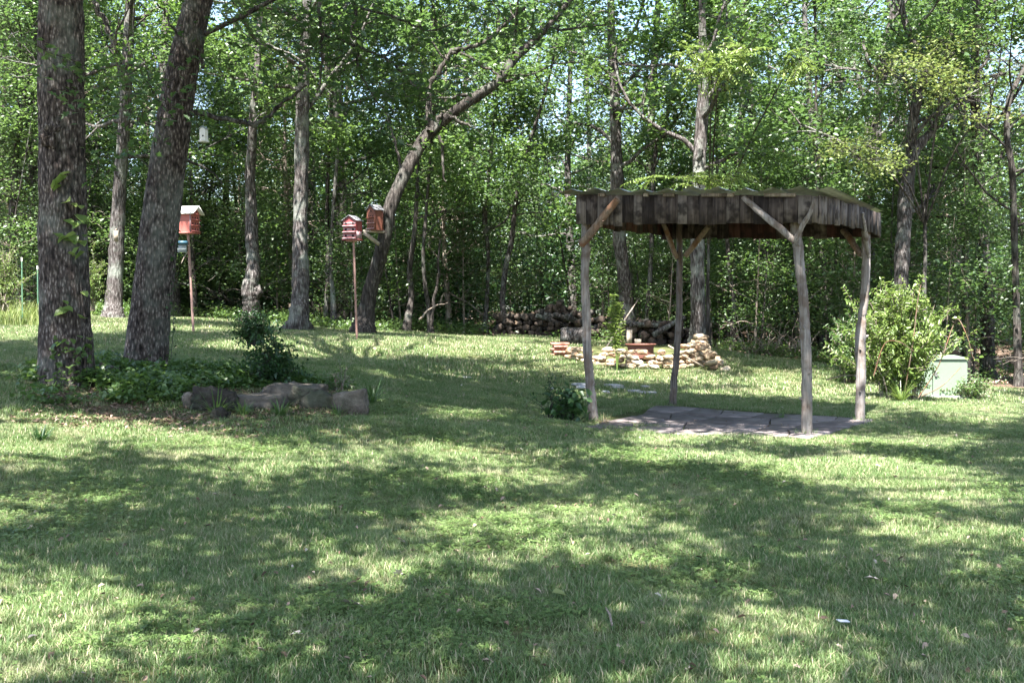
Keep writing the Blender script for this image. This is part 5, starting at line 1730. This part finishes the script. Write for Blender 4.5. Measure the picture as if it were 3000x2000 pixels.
# ------------------------------------------------------------------ planting bed with boulders
def boulder(label, px0, px1, ytop, ybot, d, mat, seed, amp=.25, boxy=.5, tilt=0, depth=None, name='boulder', bury=.05, yaw=0):
    a, b = P(px0, ybot, d), P(px1, ybot, d)
    w_ = (b[0] - a[0]); h_ = P(px0, ytop, d)[2] - a[2]
    me = rock_mesh(name, seed, (w_ / 2 * .98, (depth or w_ * .35), h_ / 2 + bury), mat, amp, 4, boxy)
    o = add(name, me, None, ((a[0] + b[0]) / 2, d, max(a[2], G((a[0] + b[0]) / 2, d) - .03) + h_ / 2 - bury * .4), (0, tilt, yaw))
    return tag(o, label, 'rock')
boulder('small pale rounded rock at the left end of the boulder row', 534, 572, 1157, 1182, 13.3, M['boulder_pale'], 1, .2, .3)
boulder('dark layered rock with one sunlit edge at the left of the boulder row', 566, 690, 1148, 1208, 13.2, M['boulder'], 2, .38, .5, .12)
boulder('long low grey block between layered rock and domed boulder', 660, 850, 1160, 1200, 13.5, M['boulder'], 3, .2, .9, -.02)
boulder('broad domed grey boulder in the middle of the row', 765, 955, 1136, 1200, 13.9, M['boulder'], 4, .3, .55, .05)
boulder('sloping wedge of rock right of the domed boulder', 890, 985, 1152, 1196, 13.7, M['boulder'], 5, .3, .8, .3)
boulder('tan squarish stone block at the right end of the boulder row', 975, 1082, 1148, 1202, 13.5, M['boulder_pale'], 6, .16, .95, -.12)
boulder('dark jagged small rock in the grass below the layered one', 618, 672, 1205, 1232, 12.7, M['boulder'], 7, .4, .5, .3)
boulder('flat pale stone at the foot of the leaning oak', 446, 498, 1064, 1082, 15.4, M['boulder_pale'], 8, .2, .5)
boulder('grey stone between the two thick trunks', 300, 350, 1078, 1098, 14.8, M['boulder'], 9, .25, .5)
boulder('tiny pale stone beside the upright oak', 290, 308, 1066, 1080, 14.3, M['boulder_pale'], 10, .2, .3)

# stepping stones
r_ = np.random.default_rng(71)
for k, (px, py, wp) in enumerate([(1700, 1131, 50), (1705, 1140, 36), (1620, 1143, 22), (1795, 1134, 54), (1812, 1139, 40), (1890, 1138, 30), (1855, 1150, 44), (1880, 1156, 40), (1905, 1155, 34), (1775, 1153, 24)]):
    q = hit(px, py); ws = wp / 3250 * q[1]
    me = rock_mesh('stepping_stone', k + 3, (ws / 2, ws * .55, .035), M['step_stone'], .25, 3, .5)
    o = add('stepping_stone', me, None, (q[0], q[1], q[2] + .022), (0, 0, r_.uniform(0, 3)))
    tag(o, 'flat whitish stepping stone set in the lawn behind the shelter left post', 'stepping stone', 'stepping stones in the lawn')
for px, py, wp in ((1360, 1110, 44), ):
    q = hit(px, py); ws = wp / 3250 * q[1]
    o = add('stepping_stone', rock_mesh('stepping_stone', 40, (ws / 2, ws * .4, .03), M['step_stone'], .25, 3, .5), None, (q[0], q[1], q[2] + .015))
    tag(o, 'lone flat stone in the shaded lawn left of the shelter', 'stepping stone')

bush('shrub', 'small dense dark shrub near the crooked pale oak on the far lawn', P(745, 1005, 19.5), .50, .38, .3, 40, 7, M['dark_leaf'], .055, .5, 4, 'bark_dark', nleaf=8)
bush('shrub', 'loose dark green shrub standing behind the domed boulder', hit(775, 1150) + np.array([0, .4, 0]), .85, .48, .4, 18, 7, M['dark_leaf'], .085, .42, 5, 'bark_dark', nleaf=7)
bush('shrub', 'dark broad leaved plant at the foot of the shelter left post', hit(1672, 1238), .42, .36, .22, 10, 4, M['dark_leaf'], .11, .75, 6, 'bark_dark', nleaf=5)
bush('shrub', 'wispy seedling left of the shelter left post', hit(1620, 1232), .62, .3, .18, 7, 5, M['dark_leaf'], .06, .5, 7, 'bark_dark', nleaf=5)
bush('shrub', 'sparse seedling in the lawn right of the boulder row', hit(905, 1150) + np.array([.3, .6, 0]), .4, .25, .2, 8, 4, M['fresh_leaf'], .05, .5, 8, nleaf=5)
bush('shrub', 'leafy weeds on the right of the utility box', hit(2850, 1172), .42, .4, .3, 24, 6, M['fresh_leaf'], .06, .5, 9, nleaf=7)


def clump_blades(name, label, base, n, L, mat, seed, width=.012, spread=.06, cat='plant'):
    r_ = np.random.default_rng(seed)
    g = Geo()
    for _ in range(n):
        a = r_.uniform(0, 6.28); out = np.array([math.cos(a), math.sin(a), 0])
        l = L * r_.uniform(.6, 1.1); c = r_.uniform(.25, .9)
        b0 = np.array(base) + out * spread * r_.random()
        t = np.linspace(0, 1, 6)[:, None]
        path = b0 + out * l * c * t + up * l * (t * (1.1 - c * .3) - t * t * c * .75)
        sd = np.cross(out, up)
        wv = width * (1 - t ** 2) + .0008
        V = np.stack([path - sd * wv, path + sd * wv], 1).reshape(-1, 3)
        F = [(2 * i, 2 * i + 1, 2 * i + 3, 2 * i + 2) for i in range(5)]
        g.put(V, F, r_.random())
    o = g.part(name, mat, None)
    return tag(o, label, cat)
clump_blades('daylily_clump', 'arching clump of long blades at the right end of the boulder row', hit(1092, 1185), 46, .5, M['fresh_leaf'], 1, .007)
clump_blades('daylily_clump', 'clump of long arching blades beside the dark layered rock', hit(632, 1215), 40, .42, M['fresh_leaf'], 2, .007)
clump_blades('daylily_clump', 'bright grassy clump under the tall yellow green shrub', hit(2640, 1176), 60, .5, M['bush_leaf'], 3, .009)
clump_blades('daylily_clump', 'dark grass clump on the lit lawn below the left oak', hit(120, 1290), 80, .22, M['dark_leaf'], 4, .004)
clump_blades('daylily_clump', 'leafy grass clump in front of the long low grey block', hit(715, 1216), 50, .26, M['fresh_leaf'], 15, .005)
clump_blades('daylily_clump', 'grass clump before the tan squarish stone block', hit(990, 1214), 40, .22, M['fresh_leaf'], 16, .004)
clump_blades('daylily_clump', 'low grass clump in front of the domed boulder', hit(820, 1215), 50, .28, M['fresh_leaf'], 5, .005)
clump_blades('dry_grass_tuft', 'tuft of straw coloured dry grass at the foot of the shelter left post', hit(1770, 1247), 60, .22, M['straw'], 6, .003)
clump_blades('dry_grass_tuft', 'green tuft growing in a joint of the patio', hit(2290, 1230), 40, .18, M['fresh_leaf'], 7, .003)

# ground cover of the bed: leafy low plants nobody could count
r_ = np.random.default_rng(81)
gl = Geo()
px = r_.uniform(110, 1060, 5200); py = r_.uniform(1085, 1205, 5200)
pts_ = []
for a, b in zip(px, py):
    dens = vnoise(np.array([a / 90]), np.array([b / 40]), 3)[0]
    if a > 750 and b < 1150 and r_.random() < .6: continue
    if dens > .36: pts_.append((a, b))
bxy = r_.random((3000, 2))
x = -6.4 + bxy[:, 0] * 5.4; y = 12.6 + bxy[:, 1] * 3.4
ppx, ppy, _f = proj(np.stack([x, y, ground(x, y)], 1))
inn_ = (ppy < np.where(ppx < 540, 1182, 1142)) & inpoly(x, y, BED) & (vnoise(x * 1.5, y * 1.5, 7) > .38)
x, y = x[inn_], y[inn_]
z = ground(x, y)
hh = .01 + .30 * vnoise(x * 3, y * 3, 18) * vnoise(x * 1.2 + 9, y * 1.2, 8)
C = np.stack([x, y, z + hh * r_.random(len(x)) + .03], 1)
LC, ct = clumps(C, r_, 9, .09, .5)
put_leaves(gl, LC, .075, r_, .45, .75, 'lance', ct)
V, Fc, A = gl.arrays()
tag(add('ground_cover', mesh_np('ground_cover', V, Fc, M['fresh_leaf'], {'tint': A})), 'low leafy ground cover around the two front trunks and boulders', 'ground cover', kind='stuff')

# edge weeds along the wood and by the fence
gl = Geo()
N = 5200
bx = r_.uniform(-.5, .5, N); e = lawn_edge(bx * 30, np.full(N, 30.0))
y = e + r_.normal(.6, .8, N); x = bx * y
k_ = (vnoise(x * .8, y * .8, 14) > .42)
px_ = 1500 + x / y * 3250
k_ &= ~((px_ > 1600) & (px_ < 2070) & (y < 27))
x, y = x[k_], y[k_]
C = np.stack([x, y, ground(x, y) + .02 + .42 * r_.random(len(x)) * vnoise(x * .7, y * .7, 15)], 1)
LC, ct = clumps(C, r_, 8, .13, .5)
put_leaves(gl, LC, .075, r_, .5, .6, 'simple', ct)
V, Fc, A = gl.arrays()
tag(add('undergrowth', mesh_np('undergrowth', V, Fc, M['fresh_leaf'], {'tint': A})), 'low weeds and seedlings along the edge of the wood', 'undergrowth', kind='stuff')
bush('shrub', 'feathery bright green shrub at the left margin by the wire fence', P(10, 905, 24.3), 1.35, .55, .4, 34, 8, M['bush_leaf'], .06, .35, 10, nleaf=9)
bush('shrub', 'feathery green shrub tip showing right of the upright oak', P(268, 905, 25.5), 1.35, .3, .3, 22, 8, M['bush_leaf'], .06, .35, 11, nleaf=9)
g = Geo()
r2 = np.random.default_rng(90)
for _ in range(1500):
    x = r2.uniform(-12.8, -10.0); y = r2.uniform(23.2, 26.8)
    g_ = G(x, y); a = r2.uniform(0, 6.28); l = r2.uniform(.3, .85)
    out = np.array([math.cos(a), math.sin(a), 0]) * r2.uniform(.2, .8)
    t = np.linspace(0, 1, 5)[:, None]
    path = np.array([x, y, g_]) + out * l * t * t + up * l * (t - .35 * t * t)
    sd = np.cross(out, up); sd /= np.linalg.norm(sd); wv = .006 * (1 - t) + .0008
    g.put(np.stack([path - sd * wv, path + sd * wv], 1).reshape(-1, 3), [(2 * i, 2 * i + 1, 2 * i + 3, 2 * i + 2) for i in range(4)], r2.random())
V, Fc, A = g.arrays()
tag(add('tall_grass', mesh_np('tall_grass', V, Fc, M['yellow_leaf'], {'tint': A})), 'tall pale weeds and grass in front of the wire fence', 'tall grass', kind='stuff')

# unmown fringe of longer grass round trunks, posts, stones and the box
g = Geo()
r2 = np.random.default_rng(95)
spots = [(t1_path[0][0], t1_path[0][1], .40, 90), (t2_path[0][0], t2_path[0][1], .38, 90), (sA[0], sA[1], .10, 90), (sB[0], sB[1], .10, 90), (sC_[0], sC_[1], .10, 80), (sD[0], sD[1], .09, 70),
         (b1[0], b1[1], .05, 40), (b2[0], b2[1], .05, 40), (ub[0], ub[1], .62, 160), (hit(700, 1205)[0], hit(700, 1205)[1], .55, 120), (hit(880, 1205)[0], hit(880, 1205)[1], .5, 120), (hit(1030, 1205)[0], hit(1030, 1205)[1], .3, 80)]
for i, (label, d, pts, mat, *_r) in enumerate(EDGE_TREES):
    if pts[0][2] > 30: q = P(pts[0][0], pts[0][1], d); spots.append((q[0], d, pts[0][2] / 2 / 3250 * d + .06, 60))
for i in range(70):
    a = math.radians(200 + 172 * i / 70); spots.append((RC[0] + 1.78 * math.cos(a), RC[1] + 1.78 * math.sin(a), .05, 7))
for sx, sy, sr, n in spots:
    for _ in range(n):
        a = r2.uniform(0, 6.28); rr = sr * (1 + abs(r2.normal(0, .25))) + .01
        x, y = sx + math.cos(a) * rr, sy + math.sin(a) * rr
        b0 = np.array([x, y, G(x, y) - .01]); l = r2.uniform(.06, .17); th = r2.uniform(0, 6.28)
        out = np.array([math.cos(th), math.sin(th), 0]) * r2.uniform(.2, .8)
        t = np.linspace(0, 1, 4)[:, None]
        path = b0 + out * l * t * t + up * l * (t - .3 * t * t)
        sd = np.cross(out, up); sd /= np.linalg.norm(sd); wv = .0035 * (1 - t) + .0005
        g.put(np.stack([path - sd * wv, path + sd * wv], 1).reshape(-1, 3), [(2 * i, 2 * i + 1, 2 * i + 3, 2 * i + 2) for i in range(3)], r2.random())
V, Fc, A = g.arrays()
tag(add('long_grass', mesh_np('long_grass', V, Fc, M['fresh_leaf'], {'tint': A})), 'fringe of longer grass left by the mower round trunks, posts and stones', 'grass', kind='stuff')

# climbing vine on tree one
VN = thing('climbing_vine', 'green vine with broad leaves climbing the right side of the upright oak', 'vine', hit(240, 1110))
g = Geo()
def on_trunk(px, py, off=.0):
    q0 = P(px, py, 14)
    i = int(np.argmin(np.abs(t1_path[:, 2] - q0[2]))); c = t1_path[i]; r = t1_r[i]
    dx = np.clip(q0[0] - c[0], -r * .98, r * .98)
    dy = math.sqrt(max((r * 1.03) ** 2 - dx * dx, 0)) + off
    f_ = (14 - dy) / 14
    return np.array([q0[0] * f_, 14 - dy, CAM_Z + (q0[2] - CAM_Z) * f_])
stem = [on_trunk(a, b, .01) for a, b in [(235, 1110), (238, 1000), (240, 900), (236, 820), (225, 760), (232, 700), (222, 640), (225, 580), (205, 530), (195, 505)]]
tube(g, smooth_path(stem, 5), .006, 5); g.part('vine_stem', M['bark_dark'], VN)
r_ = np.random.default_rng(17)
lm = []
for px, py in [(190, 508), (168, 550), (180, 520), (196, 590), (215, 600), (232, 605), (170, 690), (182, 700), (200, 650), (225, 660), (205, 705), (228, 710), (240, 712), (212, 745), (232, 748), (222, 735), (205, 690), (190, 885), (180, 915), (197, 905), (250, 655), (244, 690), (248, 860), (243, 930), (178, 528), (160, 535), (236, 640), (215, 700)]:
    c = on_trunk(px, py, .03)
    gl = Geo()
    put_leaves(gl, c[None], .155, r_, .25, .85, 'lance', np.array([.5 + .5 * r_.random()]), np.array([[r_.choice([-1, 1]) * .8, -.45, -.35]]))
    gl.part('leaf', M['bush_leaf'], VN)
gl = Geo()
for k in range(90):
    a = r_.uniform(150, 285); b = r_.uniform(985, 1120)
    c = on_trunk(min(a, 262), b, r_.uniform(.02, .14))
    put_leaves(gl, c[None], .08, r_, .6, .8, 'lance')
s = gl.part('low_leaves', M['fresh_leaf'], VN); s['kind'] = 'stuff'
VN2 = thing('climbing_vine', 'thin strands of ivy hanging on the right edge of the leaning oak trunk', 'vine', hit(470, 1065))
gl, g = Geo(), Geo()
q = smooth_path([P(a, b, 15.75) for a, b in [(500, 1060), (508, 950), (505, 860), (512, 760), (520, 680)]], 6)
tube(g, q, .004, 4); g.part('vine_stem', M['bark_dark'], VN2)
C = q[r_.integers(0, len(q), 60)] + r_.normal(0, .03, (60, 3)); put_leaves(gl, C, .05, r_, .8, .7, 'lance')
s = gl.part('foliage', M['dark_leaf'], VN2); s['kind'] = 'stuff'

# ------------------------------------------------------------------ litter
gl = Geo()
r_ = np.random.default_rng(101)
N = 9000
y = 25 + r_.random(N) ** 1.4 * 22; x = r_.uniform(-.5, .5, N) * y
k_ = woodness(x, y) > .6
x, y = x[k_], y[k_]
put_leaves(gl, np.stack([x, y, ground(x, y) + .02], 1), .13, r_, .45, .6, 'simple')
N = 5200
x = -6.6 + r_.random(N) * 5.6; y = 11.4 + r_.random(N) * 4
k_ = inpoly(x, y, BED) | ((y > 11.3) & (y < 13) & (x < -2.6) & (x > -5.4) & (r_.random(N) < .7))
x, y = x[k_], y[k_]
put_leaves(gl, np.stack([x, y, ground(x, y) + .015], 1), .055, r_, .4, .5, 'simple', r_.random(len(x)) * .75)
pl_ = 4.4 + 18 * r_.random(900); xl_ = r_.uniform(-.47, .47, 900) * pl_
put_leaves(gl, np.stack([xl_, pl_, ground(xl_, pl_) + .035], 1), .042, r_, .5, .5, 'lance')
V, Fc, A = gl.arrays()
tag(add('leaf_litter', mesh_np('leaf_litter', V, Fc, M['dead_leaf'], {'tint': A})), 'dry brown leaf litter on the wood floor and the bed', 'leaf litter', kind='stuff')

# single dead leaves and scraps on the lawn
def lawn_leaf(label, px, py, L, mat, seed, shape='oak', lift=.045, asp=.55):
    r_ = np.random.default_rng(seed); q = hit(px, py)
    g = Geo(); put_leaves(g, (q + up * lift)[None], L, r_, .25, asp, shape, np.array([.95]), np.array([[math.cos(seed), math.sin(seed) * .6, .05]]))
    tag(g.part('fallen_leaf', mat, None), label, 'leaf')
M['pale_leaf'] = plain('pale_leaf', (.42, .36, .31), .7, dirtf=.2)
lawn_leaf('pale curled oak leaf, largest of those lying on the near lawn', 1032, 1792, .17, M['pale_leaf'], 6)
lawn_leaf('pale forked leaf just above the largest curled leaf on the near lawn', 1165, 1712, .12, M['pale_leaf'], 2)
lawn_leaf('pale leaf at the bottom of the lawn left of centre', 868, 1902, .09, M['pale_leaf'], 3, 'lance', asp=.7)
lawn_leaf('brown shrivelled leaf on the right of the near lawn', 2560, 1722, .10, M['dead_leaf'], 4)
lawn_leaf('brown leaf lying in front of the shelter near right post', 2270, 1294, .14, M['dead_leaf'], 5)
lawn_leaf('pale green leaf fallen in the middle of the near lawn', 1640, 1762, .09, M['yellow_leaf'], 7, 'lance', asp=.8)
lawn_leaf('pale green leaf on the shaded lawn near the lower left', 335, 1722, .11, M['yellow_leaf'], 8, 'lance', asp=.7)
q = hit(2470, 1856); g = Geo(); box_geo(g, (0, 0, 0), (.06, .035, .006), jit=.002)
o = add('white_chip', g.mesh('white_chip', M['shell']), None, q + up * .05, (.1, .15, .3)); tag(o, 'small white flat chip lying in the grass at lower right', 'scrap')
g = Geo(); q = hit(1793, 1850); tube(g, np.array([q + up * .03, q + up * .05 + np.array([0, .12, 0]), q + up * .05 + np.array([-.01, .25, 0])]), [.006, .007, .004], 6)
tag(g.part('stick', M['twig_pale'], None), 'short pale stick lying in the lower middle of the lawn', 'stick')

# ------------------------------------------------------------------ lawn grass and clover (instanced tufts, nobody could count them)
def tuft(r_, n, rad, h, wd, seg, curl=.6):
    V, F4, F3, tint, dry = [], [], [], [], []
    c = 0
    for _ in range(n):
        a = r_.uniform(0, 6.28); rr = rad * math.sqrt(r_.random())
        b = np.array([math.cos(a) * rr, math.sin(a) * rr, -.005])
        l = h * r_.uniform(.45, 1.15); th = r_.uniform(0, 6.28); out = np.array([math.cos(th), math.sin(th), 0]); cu = r_.uniform(.15, 1) * curl
        sd = np.array([-out[1], out[0], 0]) * wd * r_.uniform(.7, 1.3)
        ts = np.linspace(0, 1, seg + 1)
        pt = [b + out * l * cu * t * t * 1.2 + up * l * (t - .35 * cu * t * t) for t in ts]
        for i, t in enumerate(ts[:-1]):
            w_ = 1 - .5 * t
            V += [pt[i] - sd * w_, pt[i] + sd * w_]
        V.append(pt[-1])
        for i in range(seg - 1):
            F4.append((c + 2 * i, c + 2 * i + 1, c + 2 * i + 3, c + 2 * i + 2))
        k = c + 2 * (seg - 1); F3.append((k, k + 1, k + 2))
        m = 2 * seg + 1
        tint += [r_.random()] * m; dry += [float(r_.random() < .16) + r_.random() * .3] * m
        c += m
    return V, F4, F3, tint, dry


def clover_tuft(r_, n, rad, h, size):
    V, F4, F3, tint, dry = [], [], [], [], []
    c = 0
    for _ in range(n):
        a = r_.uniform(0, 6.28); rr = rad * math.sqrt(r_.random())
        ctr_ = np.array([math.cos(a) * rr, math.sin(a) * rr, h * r_.uniform(.5, 1.1)])
        tl = r_.normal(0, .25, 2); ti = r_.random()
        for k in range(3):
            th = a * 3 + k * 2.094
            d = np.array([math.cos(th), math.sin(th), 0]); s = np.array([-d[1], d[0], 0])
            q = [ctr_, ctr_ + d * size * .6 + s * size * .45, ctr_ + d * size, ctr_ + d * size * .6 - s * size * .45]
            for p in q:
                p = p.copy(); p[2] += (p[0] - ctr_[0]) * tl[0] + (p[1] - ctr_[1]) * tl[1]; V.append(p)
            F3 += [(c, c + 2, c + 1), (c, c + 3, c + 2)]
            c += 4; tint += [ti] * 4; dry += [0.0] * 4
    return V, F4, F3, tint, dry


def scatter(name, label, cat, kinds, pts, scl, mat):
    """one mesh: loose points (kind -1) + tuft prototypes (kind k); geometry nodes put tufts on the points"""
    V, F3, F4, T_, Dr, K = [pts], [], [], [np.zeros(len(pts))], [np.zeros(len(pts))], [np.full(len(pts), -1)]
    n = len(pts)
    for k, (v, f4, f3, t, d) in enumerate(kinds):
        V.append(np.array(v)); F3.append(np.array(f3, int) + n)
        if len(f4): F4.append(np.array(f4, int) + n)
        T_.append(np.array(t)); Dr.append(np.array(d)); K.append(np.full(len(v), k)); n += len(v)
    m = len(kinds)
    tot = n
    r_ = np.random.default_rng(5)
    rot = np.zeros(tot); rot[:len(pts)] = r_.uniform(0, 6.28, len(pts))
    sc = np.ones(tot); sc[:len(pts)] = scl
    me = mesh_np(name, np.concatenate(V), [np.concatenate(F3)] + ([np.concatenate(F4)] if F4 else []), mat,
                 {'tint': np.concatenate(T_), 'dry': np.concatenate(Dr), 'kind_index': np.concatenate(K).astype(np.int32), 'rotz': rot, 'scl': sc})
    o = add(name, me); tag(o, label, cat, kind='stuff')
    ng = bpy.data.node_groups.new(name + '_scatter', 'GeometryNodeTree')
    ng.interface.new_socket('Geometry', in_out='INPUT', socket_type='NodeSocketGeometry')
    ng.interface.new_socket('Geometry', in_out='OUTPUT', socket_type='NodeSocketGeometry')
    nn = ng.nodes; L = ng.links
    gi, go = nn.new('NodeGroupInput'), nn.new('NodeGroupOutput')
    def named(nm, ty='FLOAT'):
        a = nn.new('GeometryNodeInputNamedAttribute'); a.data_type = ty; a.inputs[0].default_value = nm
        return a.outputs[0]
    ki = named('kind_index', 'INT')
    def sel(v):
        c = nn.new('FunctionNodeCompare'); c.data_type = 'INT'; c.operation = 'EQUAL'
        ins = [i for i in c.inputs if i.type == 'INT']
        L.new(ki, ins[0]); ins[1].default_value = v
        s = nn.new('GeometryNodeSeparateGeometry'); s.domain = 'POINT'
        L.new(gi.outputs[0], s.inputs[0]); L.new(c.outputs[0], s.inputs[1])
        return s.outputs[0]
    gti = nn.new('GeometryNodeGeometryToInstance')
    for k in range(m):
        L.new(sel(k), gti.inputs[0])
    iop = nn.new('GeometryNodeInstanceOnPoints')
    L.new(sel(-1), iop.inputs['Points']); L.new(gti.outputs[0], iop.inputs['Instance'])
    iop.inputs['Pick Instance'].default_value = True
    cx = nn.new('ShaderNodeCombineXYZ'); L.new(named('rotz'), cx.inputs[2])
    L.new(cx.outputs[0], iop.inputs['Rotation'])
    L.new(named('scl'), iop.inputs['Scale'])
    L.new(iop.outputs[0], go.inputs[0])
    md = o.modifiers.new('scatter', 'NODES'); md.node_group = ng
    return o


def lawn_points(r_, n, y0, y1, pw=1.0):
    y = np.sqrt(r_.random(n) * (y1 ** 2 - y0 ** 2) + y0 ** 2)
    x = (r_.random(n) * 2 - 1) * (.475 * y + .5)
    ok = woodness(x, y) < .55
    ok &= ~inpoly(x, y, SLAB) | (r_.random(n) < .0)
    ok &= ~inpoly(x, y, BED) | (r_.random(n) < .25)
    for tp, tr_ in ((t1_path, t1_r), (t2_path, t2_r)):
        ok &= (x - tp[0, 0]) ** 2 + (y - tp[0, 1]) ** 2 > (tr_[0] * 1.1) ** 2
    rr = np.hypot(x - RC[0], y - RC[1])
    ok &= ~((rr < 1.9) & (y > RC[1] - 2))
    bare = vnoise(x * 1.3 + 5, y * 1.3, 21)
    dirt = (x < -1.5) & (y > 11) & (y < 12.8) & (r_.random(n) < .55)
    ok &= ~dirt
    ok &= (bare > .14) | (r_.random(n) < .35)
    x, y = x[ok], y[ok]
    return np.stack([x, y, ground(x, y)], 1)


r_ = np.random.default_rng(7)
near = [tuft(r_, 28, .075, .052, .0019, 3, .9) for _ in range(7)]
pn = lawn_points(r_, 34000, 4.0, 11.5)
scatter('lawn_grass', 'short mown grass of the near lawn with dry patches', 'grass', near, pn, (.65 + .75 * vnoise(pn[:, 0] * 2, pn[:, 1] * 2, 31)) * r_.uniform(.7, 1.2, len(pn)), M['grass'])
mid = [tuft(r_, 38, .13, .055, .0033, 2, .9) for _ in range(6)]
pm = lawn_points(r_, 30000, 11.2, 20)
scatter('lawn_grass', 'short grass of the middle lawn around the shelter', 'grass', mid, pm, (.6 + .7 * vnoise(pm[:, 0] * 2, pm[:, 1] * 2, 32)) * r_.uniform(.7, 1.2, len(pm)), M['grass'])
far = [tuft(r_, 46, .22, .07, .006, 2) for _ in range(5)]
pf = lawn_points(r_, 24000, 19.5, 33)
scatter('lawn_grass', 'sunlit grass of the far lawn before the wood', 'grass', far, pf, (.6 + .7 * vnoise(pf[:, 0], pf[:, 1], 33)) * r_.uniform(.7, 1.2, len(pf)), M['grass'])
clv = [clover_tuft(r_, 10, .08, .04, .012) for _ in range(5)]
pc = lawn_points(r_, 26000, 4.0, 15)
pc = pc[vnoise(pc[:, 0] * .9 + 3, pc[:, 1] * .9, 41) + .25 * vnoise(pc[:, 0] * 4, pc[:, 1] * 4, 42) > .78]
scatter('clover', 'patches of small round clover leaves in the lawn', 'clover', clv, pc, r_.uniform(.7, 1.4, len(pc)), M['clover'])
# scattered broad weeds in the lawn
bw = [clover_tuft(r_, 4, .05, .035, .02) for _ in range(4)]
pb = lawn_points(r_, 900, 4.0, 22)
scatter('lawn_weeds', 'scattered broad leaved weeds in the grass', 'weeds', bw, pb, r_.uniform(.6, 1.3, len(pb)), M['clover'])

for o in bpy.data.objects:
    if o.type == 'MESH' and o.parent and o.name.split('.')[0] in ('crown', 'branches', 'arching_shoots', 'foliage', 'stems'):
        o['kind'] = 'stuff'
